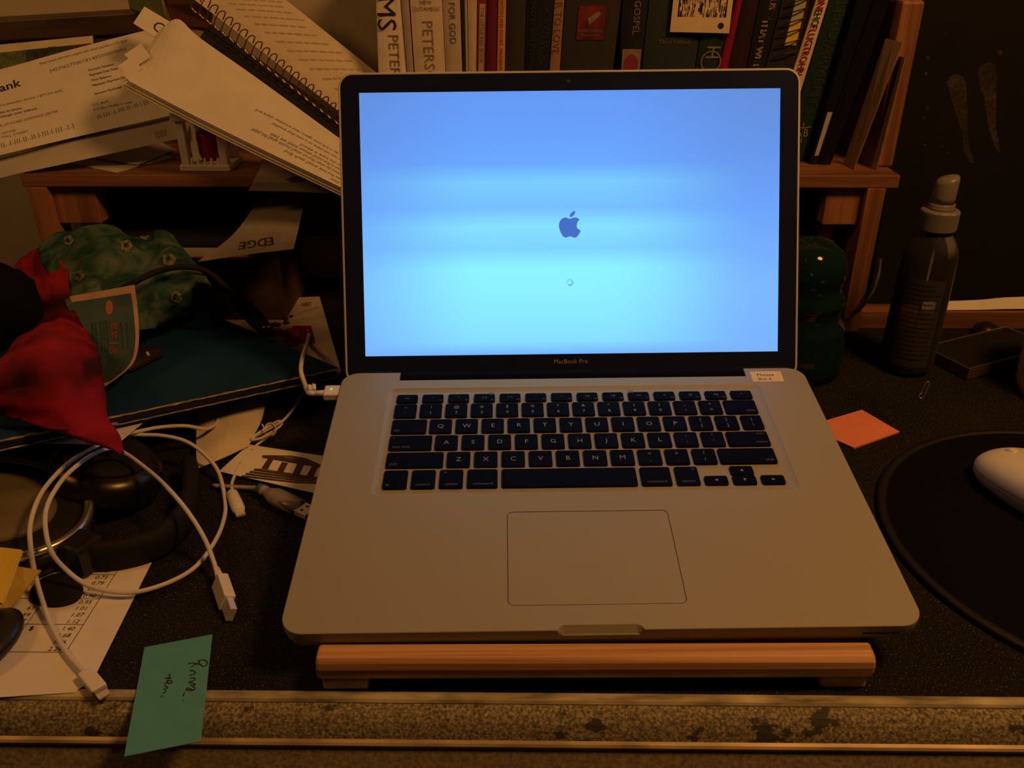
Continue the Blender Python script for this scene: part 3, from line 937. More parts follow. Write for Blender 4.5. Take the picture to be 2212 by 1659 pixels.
# ================================================================== BOOKS ON THE SHELF
def book(name, label, cat, uv, col, yf=0.545, ztop=0.385, depth=0.09, text=None, group='books standing on the shelf', rough=0.55, m=None):
    """uv = left/right edge at v=0 and at v=148"""
    l0, r0, l1, r1 = uv
    def ends(a, b):
        p, q = on_y(a, 0, yf), on_y(b, 148, yf)
        s = (p.x - q.x) / (p.z - q.z)
        return (q.x + s * (SZT - q.z), q.x + s * (ztop - q.z))
    lb, lt = ends(l0, l1); rb, rt = ends(r0, r1)
    g = 0.0003
    lb += g; lt += g; rb -= g; rt -= g
    t = thing(name, label, cat, ((lb + rb) / 2, yf, SZT), group)
    m = m or mat(name + '_cover', col, rough, 0, 0.12, 40, 0.05, 0.3)
    yb = yf + depth
    c = min(0.0016, (rb - lb) * 0.18)
    mb = MB()
    z0, z1 = SZT + 0.0002, ztop
    X = lambda a, z: (lb + (lt - lb) * (z - SZT) / (ztop - SZT)) * (1 - a) + (rb + (rt - rb) * (z - SZT) / (ztop - SZT)) * a
    w = rb - lb
    ac = c / w
    # slightly rounded spine
    ns = 6
    sp = [(k / ns, yf + (0.0022 if w > 0.012 else 0.0008) * (2 * k / ns - 1) ** 2) for k in range(ns + 1)]
    outer = [(0.0, yb)] + sp + [(1.0, yb)]
    inner = [(1 - ac, yb), (1 - ac, yf + 0.005), (ac, yf + 0.005), (ac, yb)]
    poly = outer + inner
    n = len(poly)
    vs = [(X(a, z0), y, z0) for a, y in poly] + [(X(a, z1), y, z1) for a, y in poly]
    mb.add(vs, [list(range(n)), [n + i for i in range(n)][::-1]] + [(i, n + i, n + (i + 1) % n, (i + 1) % n) for i in range(n)])
    me = mb.mesh('cover')
    bm = bmesh.new(); bm.from_mesh(me); bmesh.ops.recalc_face_normals(bm, faces=bm.faces); bm.to_mesh(me); bm.free()
    link('cover', me, m, t)
    za, zb = z0 + 0.003, z1 - 0.003
    pa = ac + 0.0002 / w
    MB().hexa([(X(pa, za), yf + 0.0055, za), (X(1 - pa, za), yf + 0.0055, za), (X(1 - pa, za), yb - 0.003, za), (X(pa, za), yb - 0.003, za),
               (X(pa, zb), yf + 0.0055, zb), (X(1 - pa, zb), yf + 0.0055, zb), (X(1 - pa, zb), yb - 0.003, zb), (X(pa, zb), yb - 0.003, zb)]).build('pages', M['paper_warm'], t)
    # lettering plane: frame on the spine, x along spine downwards reading
    def fs(a, z):   # a: 0..1 across, z: world height
        return Vector((X(a, z), yf - 0.0004, z))
    t['_'] = 0
    del t['_']
    return t, fs, X
def spine_text(t, fs, X, body, size, zc, a=0.5, m=None, direction=-1, align='LEFT', bold=0.0, sx=1.0):
    """text running down the spine, its first letter at height zc; a = place of the baseline across the spine"""
    def f(x, y):
        z = zc - x
        xx = X(a, z) + y
        return Vector((xx, fs(0.5, z).y, z))
    mb = lettering(MB(), body, f, size, 0, -size * 0.36, align, sx=sx, bold=bold)
    mb.f = [q[::-1] for q in mb.f]
    return mb.build('lettering', m or M['ink_soft'], t)
def vz(v, yf=0.545):
    return on_y(1200, v, yf).z
ink_cream = mat('pale_gold_print', (0.24, 0.21, 0.16), 0.6)
ink_dim = mat('dim_blue_print', (0.030, 0.042, 0.08), 0.6)
ink_brown = mat('brown_print', (0.30, 0.22, 0.15), 0.7)
b, fs, X = book('book', 'white paperback with large black serif capitals, leftmost of the shelved books', 'book', (811, 866, 816, 878), (0.86, 0.80, 0.76))
spine_text(b, fs, X, 'MS', 0.0265, vz(-12), 0.42, M['ink'], sx=1.0)
spine_text(b, fs, X, 'PETERSON', 0.0145, vz(73), 0.62, ink_brown)
book('book', 'thin grey book right beside the white paperback with black capitals', 'book', (866, 883, 878, 893), (0.42, 0.38, 0.40))
b, fs, X = book('book', 'thick cream book with grey capitals down the spine and two lines across', 'book', (884, 955, 894, 962), (0.72, 0.66, 0.60))
spine_text(b, fs, X, 'PETERSON', 0.0145, vz(43), 0.52, ink_brown)
f = lambda a, z: Vector((X(0.5, z) + a, fs(0.5, z).y, z))
mb = MB(); lettering(mb, 'TESTAMENT', f, 0.0052, 0, vz(23), 'CENTER'); lettering(mb, 'NEW', f, 0.0052, 0, vz(9), 'CENTER')
mb.build('lettering', ink_brown, b)
b, fs, X = book('book', 'greyish cream book with short dark title beside the thick cream book', 'book', (955, 995, 962, 1000), (0.55, 0.50, 0.46))
spine_text(b, fs, X, 'FOR GOD', 0.0085, vz(4), 0.52, M['ink_soft'])
book('book', 'very thin navy booklet between the cream books', 'book', (995, 1002, 1000, 1005), (0.03, 0.035, 0.05))
book('book', 'very thin pale yellow booklet beside the navy one', 'book', (1002, 1009, 1005, 1012), (0.50, 0.43, 0.28))
book('book', 'slim plain cream book left of the red one', 'book', (1009, 1031, 1012, 1029), (0.62, 0.54, 0.50))
b, fs, X = book('book', 'slim red book with a pale title panel on its spine', 'book', (1031, 1052, 1029, 1048), (0.28, 0.03, 0.045))
za, zb = vz(8), SZT + 0.004
MB().add([fs(0.22, za), fs(0.86, za), fs(0.86, zb), fs(0.22, zb)], [(3, 2, 1, 0)]).build('title_panel', mat('pale_pink_panel', (0.50, 0.36, 0.28), 0.7), b)
def fs2(a, z):
    p = fs(a, z); p.y -= 0.0002; return p
spine_text(b, fs2, X, 'THE LITTLE RED BOOK', 0.0050, vz(15), 0.54, M['ink_soft'])
book('book', 'slim crimson and purple book left of the orange one', 'book', (1052, 1076, 1048, 1073), (0.16, 0.015, 0.055))
b, fs, X = book('book', 'narrow orange book with small dark letters', 'book', (1076, 1094, 1073, 1091), (0.70, 0.32, 0.06))
spine_text(b, fs, X, 'NATION AND DOUBT  WILDERNESS AND LIGHT', 0.0042, vz(-4), 0.5, M['ink_soft'])
book('book', 'plain charcoal book right of the orange book', 'book', (1094, 1137, 1091, 1133), (0.040, 0.040, 0.036))
b, fs, X = book('book', 'dark navy book with faint script, right of the charcoal book', 'book', (1137, 1198, 1133, 1187), (0.012, 0.018, 0.034))
spine_text(b, fs, X, 'Secret and Promise', 0.0085, vz(2), 0.3, ink_dim)
spine_text(b, fs, X, 'A. VAN WOON', 0.0085, vz(18), 0.75, ink_dim)
b, fs, X = book('book', 'pinkish brown book with dark capitals down its narrow spine', 'book', (1198, 1220, 1187, 1210), (0.36, 0.20, 0.13))
spine_text(b, fs, X, 'R TO LOVE', 0.0095, vz(3), 0.5, M['ink_soft'])
b, fs, X = book('book', 'thick charcoal book with a square dark red emblem', 'book', (1221, 1343, 1210, 1326), (0.040, 0.040, 0.046))
za, zb = vz(12), vz(86)
MB().add([fs(0.25, za), fs(0.75, za), fs(0.75, zb), fs(0.25, zb)], [(3, 2, 1, 0)]).build('emblem', mat('dark_red_emblem', (0.15, 0.018, 0.022), 0.6, 0, 0.5, 60), b)
f = lambda a, z: Vector((X(0.5, z) + a, fs(0.5, z).y - 0.0003, z))
mb = MB(); lettering(mb, 'NEW LIVING', f, 0.0042, 0, vz(70), 'CENTER'); lettering(mb, 'TRANSLATION', f, 0.0026, 0, vz(78), 'CENTER')
fl = [f(a, z) for a, z in ((0.006, vz(24)), (0.0085, vz(30)), (0.004, vz(42)), (-0.002, vz(54)), (-0.004, vz(40)), (0.001, vz(32)))]
mb.add(fl, [list(range(6))])
mb.build('lettering', ink_cream, b)
b, fs, X = book('book', 'narrow navy book with a small arched picture low on its spine', 'book', (1345, 1402, 1338, 1386), (0.014, 0.018, 0.030))
spine_text(b, fs, X, 'GOSPEL', 0.0088, vz(1), 0.60, ink_cream)
za, zb = vz(106), SZT + 0.004
MB().add([fs(0.08, za), fs(0.92, za), fs(0.92, zb), fs(0.08, zb)], [(3, 2, 1, 0)]).build('picture', mat('tan_picture', (0.26, 0.20, 0.15), 0.7, 0, 0.3, 90), b)
ar = [(-0.007, vz(150)), (-0.007, vz(132)), (-0.004, vz(122)), (0, vz(116)), (0.004, vz(122)), (0.007, vz(132)), (0.007, vz(150))]
MB().add([f2 for f2 in [Vector((X(0.5, z) + a, fs(0.5, z).y - 0.0003, z)) for a, z in ar]], [list(range(7))]).build('arch', mat('dark_pink_print', (0.26, 0.03, 0.07), 0.7), b)
b, fs, X = book('book', 'wide dark teal book partly covered by a white printed sticker card', 'book', (1403, 1524, 1387, 1502), (0.028, 0.045, 0.055))
f = lambda a, z: Vector((X(0.5, z) + a, fs(0.5, z).y - 0.0003, z))
lettering(MB(), 'Third Edition', f, 0.0058, 0.002, vz(95), 'CENTER').build('lettering', mat('dim_rose_print', (0.20, 0.12, 0.11), 0.7), b)
b, fs, X = book('book', 'dark green book with a pale letter and ring, beside the crimson one', 'book', (1526, 1588, 1503, 1552), (0.015, 0.040, 0.040))
spine_text(b, fs, X, 'H', 0.019, vz(97), 0.62, ink_cream)
mb = MB(); zc = vz(133); ring = []
for k in range(25):
    a = 2 * math.pi * k / 24
    ring.append((0.0095 * math.cos(a), 0.0095 * math.sin(a)))
ribbon(mb, lambda a, z: Vector((X(0.60, zc) + a, fs(0.5, zc).y - 0.0003, zc + z)), ring, 0.0012, 1)
mb.build('ring_emblem', ink_cream, b)
book('book', 'slim crimson book right of the dark green one', 'book', (1589, 1606, 1553, 1574), (0.30, 0.012, 0.045))
book('book', 'slim dark purple book right of the crimson one', 'book', (1607, 1641, 1575, 1613), (0.030, 0.015, 0.030))
b, fs, X = book('book', 'navy book with tan capitals running down its spine', 'book', (1642, 1690, 1614, 1654), (0.012, 0.016, 0.030))
spine_text(b, fs, X, 'THAT WE FOUND', 0.0088, vz(40), 0.45, mat('tan_print', (0.36, 0.26, 0.17), 0.7), bold=0.0008)
spine_text(b, fs, X, 'US', 0.0088, vz(-4), 0.62, ink_brown, bold=0.0008)
# wire bound book with yellow inside
b, fs, X = book('wire_bound_book', 'dark wire-bound book with a yellow strip showing', 'book', (1691, 1752, 1655, 1716), (0.030, 0.027, 0.026))
za, zb = vz(45), vz(98)
MB().add([fs(0.45, vz(-20)), fs(0.86, vz(-20)), fs(0.86, vz(45)), fs(0.45, vz(45))], [(3, 2, 1, 0)]).build('pale_strip', M['paper_grey'], b)
MB().add([fs(0.45, za), fs(0.86, za), fs(0.86, zb), fs(0.45, zb)], [(3, 2, 1, 0)]).build('yellow_strip', M['yellow'], b)
for v in (2, 24, 46, 68, 92, 116):
    z = vz(v)
    MB().tube(cr([fs(0.12, z - 0.004) + Vector((0, -0.0005, 0)), fs(0.5, z) + Vector((0, -0.004, 0)), fs(0.95, z + 0.003) + Vector((0, -0.001, 0))], 4), 0.0007, 6).build('wire_ring', M['black_plastic'], b)
b, fs, X = book('book', 'white book with red and green capitals leaning near the end', 'book', (1764, 1792, 1716, 1747), (0.78, 0.68, 0.54), yf=0.543)
spine_text(b, fs, X, 'ONE', 0.0098, vz(-12), 0.45, mat('red_print', (0.45, 0.05, 0.05), 0.7), sx=0.8, bold=0.0006)
spine_text(b, fs, X, 'HO', 0.0098, vz(27), 0.45, mat('green_print', (0.10, 0.20, 0.17), 0.7), sx=0.8, bold=0.0006)
spine_text(b, fs, X, 'FLUGTROHN', 0.0098, vz(53), 0.45, mat('red_print', (0.45, 0.05, 0.05), 0.7), sx=0.8, bold=0.0006)
spine_text(b, fs, X, 'P', 0.0098, vz(147), 0.45, mat('green_print', (0.10, 0.20, 0.17), 0.7), sx=0.8)
b, fs, X = book('book', 'dark green book with dull gold title and monogram, right of the white one', 'book', (1793, 1850, 1749, 1807), (0.010, 0.036, 0.030), yf=0.543)
gold = mat('dull_gold_print', (0.035, 0.045, 0.03), 0.5)
spine_text(b, fs, X, 'LERD/ARMENTS', 0.0150, vz(2), 0.5, gold)
zc = vz(285)
f = lambda a, z: Vector((X(0.42, zc) + a, fs(0.5, zc).y - 0.0003, zc + z))
mb = lettering(MB(), 'NB', f, 0.011, 0, -0.004, 'CENTER', sx=0.8)
ribbon(mb, f, [(0, 0.010), (0, -0.010)], 0.0008, 1); ribbon(mb, f, [(-0.008, 0.006), (0, 0.0045), (0.008, 0.006)], 0.0008, 3)
mb.build('monogram', mat('pale_green_print', (0.30, 0.32, 0.27), 0.6), b)
b, fs, X = book('folder_binder', 'black binder with a narrow white label low on its spine', 'binder', (1852, 1886, 1809, 1836), (0.010, 0.011, 0.016), yf=0.530, rough=0.3)
za, zb = on_y(1800, 242, 0.530).z, on_y(1800, 336, 0.530).z
MB().add([fs(0.25, za), fs(0.75, za), fs(0.75, zb), fs(0.25, zb)], [(3, 2, 1, 0)]).build('label_strip', M['paper_grey'], b)
book('folder_binder', 'glossy black binder between the labelled binder and the brown card sheets', 'binder', (1888, 1926, 1838, 1872), (0.010, 0.009, 0.011), yf=0.528, rough=0.25)
# white sticker card in front of the teal book
stk = [on_y(u, v, 0.5405) for u, v in ((1462, -70), (1592, -70), (1575, 72), (1447, 69))]
st = thing('sticker_card', 'white card with a dense black bar pattern and a dot, against the teal book', 'card', stk[3])
sg = bilin(stk, 2, 2)
sheet(sg, 0.0006).build('card', mat('white_card', (0.80, 0.68, 0.50), 0.8, 0, 0.04), st)
gm = grid_map(sg, 0.0002)
mb = MB()
for k in range(330):
    a = random.uniform(0.10, 0.895); w = random.choice((0.006, 0.009, 0.012)); t0_ = random.uniform(0.02, 0.74); l = random.uniform(0.04, 0.14)
    t1_ = min(t0_ + l, 0.755)
    mb.add([gm(a, t0_), gm(a + w, t0_), gm(a + w, t1_), gm(a, t1_)], [(3, 2, 1, 0)])
for a in (0.10, 0.895):
    mb.add([gm(a, 0.02), gm(a + 0.02, 0.02), gm(a + 0.02, 0.755), gm(a, 0.755)], [(3, 2, 1, 0)])
cx, cy = 0.845, 0.885
mb.add([gm(cx + 0.052 * math.cos(2 * math.pi * k / 16), cy + 0.05 * math.sin(2 * math.pi * k / 16)) for k in range(16)], [list(range(16))])
mb.build('bar_print', M['ink'], st)
# two kraft card sheets
def slab4(name, label, cat, pts, t, m, parent=None, group=None, nu=2, nv=2):
    g = bilin(pts, nu, nv)
    return g, sheet(g, t).build(name, m, parent, label=label, cat=cat, group=group)
slab4('kraft_card', 'taller brown kraft card leaning on the shelf end', 'card', [on_y(1913, 83, 0.527), on_y(1949, 92, 0.509), on_z(1844, 366, SZT + 0.0005), on_z(1822, 352, SZT + 0.0005)], 0.0008, M['cardboard'], None, 'kraft cards at the shelf end')
slab4('kraft_card', 'shorter brown kraft card closest to the shelf end panel', 'card', [on_y(1938, 121, 0.522), on_y(1955, 124, 0.505), on_z(1893, 367, SZT + 0.0005), on_z(1858, 351, SZT + 0.0005)], 0.0008, M['cardboard'], None, 'kraft cards at the shelf end')

# ================================================================== UPPER LEFT: WALL LEDGE, BILL, NOTEBOOK
ld = thing('wall_ledge', 'dark brown wooden ledge fixed to the wall', 'ledge', (-0.66, 0.63, 0.275))
a, b_ = on_y(0, 92, 0.600), on_y(0, 60, 0.600)
LT = Matrix.Translation((-0.60, 0, 0.285)) @ Matrix.Rotation(R_(-3.0), 4, 'Y') @ Matrix.Translation((0.60, 0, -0.285))
MB().box((-0.95, 0.600, 0.2780), (-0.445, 0.6598, 0.2990), LT, bevel=0.002).build('board', M['dark_wood'], ld)
MB().box((-0.95, 0.604, 0.2690), (-0.452, 0.6598, 0.2780), LT, bevel=0.001).build('bracket_strip', M['dark_wood'], ld)
pc = [on_y(-120, 108, 0.598), on_y(200, 77, 0.590), on_y(205, 150, 0.575), on_y(-120, 190, 0.575)]
t = thing('picture_card', 'colourful picture card tucked behind the bank bill', 'card', pc[3])
pg = bilin(pc, 4, 4)
sheet(pg, 0.0005).build('card', mat('pale_cream_card', (0.72, 0.66, 0.48), 0.8), t)
gm = grid_map(pg, 0.0002)
for s0, s1, t0_, t1_, c_ in ((0.0, 0.55, 0.22, 1.0, (0.12, 0.16, 0.08)), (0.55, 0.86, 0.22, 1.0, (0.035, 0.045, 0.022)), (0.86, 0.99, 0.22, 1.0, (0.16, 0.035, 0.02)), (0.70, 0.76, 0.20, 0.7, (0.30, 0.22, 0.04))):
    MB().add([gm(s0, t0_), gm(s1, t0_), gm(s1, t1_), gm(s0, t1_)], [(3, 2, 1, 0)]).build('picture_print', mat('picture_print', c_, 0.7, 0, 0.6, 120), t)
# bank bill -----------------------------------------------------------
bill_rows = [[on_y(-170, 190, 0.560), on_y(0, 150, 0.570), on_y(150, 108, 0.580), on_y(305, 68, 0.590), on_y(390, 50, 0.592)],
             [on_y(-170, 290, 0.520), on_y(0, 245, 0.535), on_y(150, 205, 0.548), on_y(320, 160, 0.560), on_y(410, 140, 0.565)],
             [on_y(-170, 345, 0.502), on_y(0, 300, 0.516), on_y(150, 262, 0.530), on_y(330, 222, 0.542), on_y(425, 200, 0.545)],
             [on_y(-170, 375, 0.488), on_y(0, 335, 0.500), on_y(150, 299, 0.515), on_y(340, 256, 0.530), on_y(440, 232, 0.535)]]
bg_ = smooth_grid(bill_rows, 5, 5)
bill = thing('bank_bill', 'white bank bill with rows of print propped on the shelf', 'paper', bill_rows[3][1])
sheet(bg_, 0.0003).build('sheet', M['paper'], bill)
def inv_grid(g, u, v):
    """(s,t) of the grid point that lies nearest to a picture position"""
    best = None
    H, W = len(g), len(g[0])
    def pr(p):
        q = CROT.transposed() @ (p - CAM)
        return (IMG_W / 2 + FPX * q.x / -q.z, IMG_H / 2 - FPX * q.y / -q.z)
    for j in range(H):
        for i in range(W):
            a = pr(g[j][i]); d = (a[0] - u) ** 2 + (a[1] - v) ** 2
            if best is None or d < best[0]: best = (d, i, j)
    _, i, j = best
    s, t = i / (W - 1), j / (H - 1)
    f = grid_map(g, 0)
    for _ in range(12):
        a = pr(f(s, t)); b1 = pr(f(min(s + 0.01, 1), t)) if s < 0.99 else pr(f(s - 0.01, t)); b2 = pr(f(s, t + 0.01)) if t < 0.99 else pr(f(s, t - 0.01))
        k1 = 1 if s < 0.99 else -1; k2 = 1 if t < 0.99 else -1
        J = Matrix((((b1[0] - a[0]) * k1 / 0.01, (b2[0] - a[0]) * k2 / 0.01), ((b1[1] - a[1]) * k1 / 0.01, (b2[1] - a[1]) * k2 / 0.01)))
        if abs(J.determinant()) < 1e-6: break
        d = J.inverted() @ Vector((u - a[0], v - a[1]))
        s = min(max(s + d.x, 0), 1); t = min(max(t + d.y, 0), 1)
    return s, t
def grid_text(mb, g, body, u0, v0, u1, v1, height_px, eps=0.0003, bold=0.0):
    """print on sheet g: baseline from one spot to another"""
    gm = grid_map(g, eps)
    s0, t0 = inv_grid(g, u0, v0); s1, t1 = inv_grid(g, u1, v1)
    L = math.hypot(u1 - u0, v1 - v0)
    nx, ny = (v1 - v0) / L * height_px, -(u1 - u0) / L * height_px
    s2, t2 = inv_grid(g, u0 + nx, v0 + ny)
    vs, fs = text2d(body)
    wmax = max(v.x for v in vs)
    out = []
    for v in vs:
        a = v.x / wmax; b = v.y / 0.7
        out.append(gm(s0 + (s1 - s0) * a + (s2 - s0) * b, t0 + (t1 - t0) * a + (t2 - t0) * b))
    mb.add(out, [q[::-1] for q in fs])
    if bold:
        grid_text(mb, g, body, u0 + bold, v0, u1 + bold, v1, height_px, eps)
    return mb
Z1 = lambda x, y: (x / 5.183, y / 5.183)
mb = MB()
def bt(body, a, b, h, bold=0.0):
    (u0, v0), (u1, v1) = Z1(*a), Z1(*b)
    grid_text(mb, bg_, body, u0, v0, u1, v1, h, bold=bold)
bt('Please detach and return coupon with check payable to U.S. Bank', (450, 728), (1430, 462), 5)
bt('0453962770018140200000000', (560, 815), (1420, 560), 7)
bt('Account Number', (990, 800), (1280, 728), 5, 0.5)
bt('Payment Due Date', (1005, 855), (1320, 775), 5, 0.5)
bt('New Balance', (1025, 912), (1245, 860), 5, 0.5)
bt('Minimum Payment Due', (1035, 972), (1420, 870), 5, 0.5)
bt('Amount Enclosed', (1058, 1065), (1360, 985), 5, 0.5)
bt('U.S. Bank', (1040, 1190), (1220, 1143), 5)
bt('P.O. Box 790408 St. Louis', (1050, 1240), (1480, 1150), 4)
bt('||.|||..|.|||.||..||.|.|||.|.||', (1085, 1325), (1745, 1120), 7)
mb.build('payment_print', M['ink_bank'], bill)
mb = MB()
bt('Cardmember Service 1-877-734-4692', (0, 1195), (705, 1025), 5)
bt('pay by phone', (0, 1272), (245, 1218), 5, 0.6)
bt('change your address', (0, 1322), (415, 1225), 5, 0.6)
bt('PL AT 4 CARD ASSISTANCE CENTER', (0, 1425), (650, 1258), 5)
bt('CUSTOMER', (20, 1505), (180, 1468), 4)
bt('MILL STREET', (20, 1550), (320, 1478), 4)
bt('||..|.|||.||..||.|.|||.|.|||..|.|', (10, 1650), (830, 1425), 8)
mb.build('address_print', M['ink_bank'], bill)
mb = MB()
bt('ank', (0, 1032), (235, 962), 17, 1.2)
mb.build('bank_name', M['ink'], bill)
# second sheet under the bill
s_rows = [[on_y(-170, 382, 0.4995), on_y(0, 342, 0.5095), on_y(150, 306, 0.5195), on_y(330, 262, 0.534), on_y(410, 245, 0.537)],
          [on_y(-170, 415, 0.492), on_y(0, 362, 0.497), on_y(150, 335, 0.506), on_y(330, 292, 0.528), on_y(410, 270, 0.532)],
          [on_y(-170, 440, 0.484), on_y(0, 385, 0.488), on_y(120, 358, 0.495), on_y(330, 312, 0.523), on_y(400, 296, 0.527)]]
sgr = smooth_grid(s_rows, 4, 4)
ss = thing('letter_sheet', 'dim grey letter sheet sagging below the bank bill', 'paper', s_rows[2][1])
sheet(sgr, 0.0003).build('sheet', M['paper_grey'], ss)
grid_text(MB(), sgr, 'IIIII', 337, 300, 360, 294, 16).build('small_print', M['ink_bank'], ss)
# loose papers lying on the shelf
for (q, dz, lab) in (([(150, 352), (330, 318), (372, 340), (250, 372)], 0.0012, 'flat loose paper on the shelf, lowest of the pile'),
                     ([(200, 340), (345, 305), (378, 322), (300, 355)], 0.0032, 'flat loose paper on the shelf, top of the pile')):
    pts = [on_z(u, v, SZT + dz) for u, v in q]
    for p in pts:
        p.y = max(p.y, 0.489)
    slab4('loose_paper', lab, 'paper', pts, 0.0009, M['paper_grey'], None, 'loose papers on the shelf')

# little white frame with a red glass ---------------------------------
gz = thing('candle_frame', 'small white open frame holding a red glass on the shelf', 'ornament', on_z(440, 333, SZT))
y_ = 0.500
def pf(u, v): return on_y(u, v, y_)
zb = SZT + 0.0003
xl, xr = pf(388, 330).x, pf(488, 325).x
zt = pf(385, 262).z
D = 0.040
for x in (xl, xr - 0.008):
    for y in (y_, y_ + D - 0.008):
        MB().box((x, y, zb + 0.006), (x + 0.008, y + 0.008, zt), bevel=0.0008).build('post', M['white_plastic'], gz)
MB().box((xl - 0.002, y_ - 0.002, zb), (xr + 0.002, y_ + D + 0.002, zb + 0.006), bevel=0.0008).build('base', M['white_plastic'], gz)
MB().box((xl - 0.003, y_ - 0.003, zt), (xr + 0.003, y_ + D + 0.003, zt + 0.008), bevel=0.001).build('top', M['white_plastic'], gz)
for k in range(5):
    x = xl + 0.010 + k * (xr - xl - 0.020) / 4
    MB().lathe([(0.0016, zb + 0.006), (0.0013, zb + 0.011), (0.0003, zb + 0.013)], 8, Matrix.Translation((x, y_ + 0.002, 0))).build('picket', M['white_plastic'], gz)
MB().lathe([(0.008, zb + 0.0065), (0.010, zb + 0.012), (0.011, zb + 0.030), (0.0105, zb + 0.034), (0.0095, zb + 0.034), (0.009, zb + 0.012)], 20, Matrix.Translation(((xl + xr) / 2 - 0.001, y_ + D * 0.55, 0))).build('red_glass', M['red_plain'], gz, smooth=True)

# wire-bound notebook standing open ------------------------------------
nb = thing('spiral_notebook', 'open spiral notebook with pale pages and black cover slanting across the shelf', 'notebook', (-0.25, 0.55, 0.17))
pgr = [[on_y(380, -30, 0.585), on_y(480, -30, 0.590), on_y(580, -30, 0.598)],
       [on_y(450, 22, 0.575), on_y(560, 22, 0.582), on_y(648, 24, 0.592)],
       [on_y(600, 138, 0.556), on_y(690, 130, 0.566), on_y(775, 126, 0.576)],
       [on_y(760, 262, 0.535), on_y(825, 240, 0.545), on_y(900, 226, 0.553)]]
pgg = smooth_grid(pgr, 5, 4)
sheet(pgg, 0.0012).build('page', M['paper_warm'], nb)
gm = grid_map(pgg, 0.0004)
mb = MB()
for r in range(15):
    t0_ = 0.10 + r * 0.055
    s = 0.30
    while s < 0.86 - 0.1 * random.random():
        w = random.uniform(0.03, 0.09)
        a = [gm(s, t0_ + (s - 0.3) * 0.05), gm(s + w, t0_ + (s + w - 0.3) * 0.05), gm(s + w, t0_ + 0.010 + (s + w - 0.3) * 0.05), gm(s, t0_ + 0.010 + (s - 0.3) * 0.05)]
        mb.add(a, [(3, 2, 1, 0)])
        s += w + 0.02
mb.build('faint_print', mat('faint_pencil', (0.50, 0.44, 0.35), 0.9), nb)
cvr = [[on_y(452, 50, 0.570), on_y(735, 254, 0.532), on_y(800, 300, 0.525)], [on_y(430, 84, 0.560), on_y(735, 297, 0.522), on_y(800, 342, 0.515)]]
cg = smooth_grid(cvr, 6, 2)
sheet(cg, 0.0022).build('cover', M['navy_card'], nb)
n_ring = 21
for k in range(n_ring):
    t_ = k / (n_ring - 1)
    # along the gap between page edge and cover
    u = 418 + (735 - 418) * t_ * 1.02; v = 12 + (262 - 12) * t_ * 1.02
    y = 0.568 - 0.040 * t_
    base = on_y(u, v, y)
    e1 = on_y(u + 10 - 2 * t_, v - 26 + 8 * t_, y - 0.004)
    e2 = on_y(u + 21 - 5 * t_, v - 25 + 8 * t_, y - 0.004)
    e3 = on_y(u + 5, v + 15, y - 0.006)
    path = cr([e3 + Vector((0, 0.003, 0)), e3, base + Vector((0, -0.006, 0)), e1 + Vector((0, -0.004, 0)), e2, on_y(u + 15, v - 8, y + 0.002)], 4)
    MB().tube(path, 0.00065, 6).build('wire_ring', M['wire'], nb)
MB().tube(cr([on_y(418, 22, 0.566), on_y(560, 132, 0.549), on_y(736, 272, 0.526)], 5), 0.0008, 6).build('binding_wire', M['wire'], nb)
# sheaf of printed pages
shr = [[on_y(361, 50, 0.530), on_y(388, 42, 0.530), on_y(432, 82, 0.522), on_y(560, 172, 0.508), on_y(735, 300, 0.492), on_y(800, 345, 0.487)],
       [on_y(312, 128, 0.500), on_y(362, 124, 0.497), on_y(430, 158, 0.492), on_y(550, 228, 0.480), on_y(735, 352, 0.466), on_y(800, 398, 0.462)],
       [on_y(277, 174, 0.470), on_y(340, 208, 0.464), on_y(420, 250, 0.460), on_y(540, 310, 0.452), on_y(735, 404, 0.443), on_y(800, 436, 0.440)]]
shg = smooth_grid(shr, 4, 5)
sf = thing('page_sheaf', 'sheaf of printed white pages slanting out over the shelf edge', 'paper', on_y(600, 330, 0.46))
sheet(shg, 0.0007).build('top_page', M['paper'], sf)
for k, (dx, dy, dz) in enumerate(((-0.0008, 0.0012, -0.0022), (-0.0055, 0.0022, -0.0034), (-0.0085, 0.0030, -0.0050))):
    g2 = [[p + Vector((dx, dy, dz)) for p in r] for r in shg]
    sheet(g2, 0.0006).build('page', M['paper_warm'] if k else M['paper'], sf)
mb = MB()
words = 'and the one day now it with mind again so this new once in a month we see each of two then another anxiety that went best year first find when small evening rest paper about love there hope'.split()
for u_, v_ in ((659, 262), (555, 239), (589, 268), (650, 313), (586, 290), (545, 279), (618, 327), (715, 387)):
    # upside-down print: baseline runs from lower right to upper left
    v_e = v_ + 0.52 * (770 - u_)
    n_ch = math.hypot(770 - u_, v_e - v_) / 3.6
    body = ''
    while len(body) < n_ch - 4:
        body += random.choice(words) + ' '
    grid_text(mb, shg, body.strip(), 770, v_e - 3, u_, v_ - 3, 4.4)
mb.build('small_print', M['ink_soft'], sf)
for q in (((268, 118), (304, 94), (326, 122), (296, 142)), ((254, 143), (284, 122), (306, 148), (280, 168)), ((262, 160), (284, 146), (300, 166), (284, 178))):
    g2 = bilin([on_y(u_, v_, 0.497 - 0.0004 * (v_ - 120)) for u_, v_ in q], 2, 2)
    sheet(g2, 0.0005).build('page_corner', M['paper'], sf)
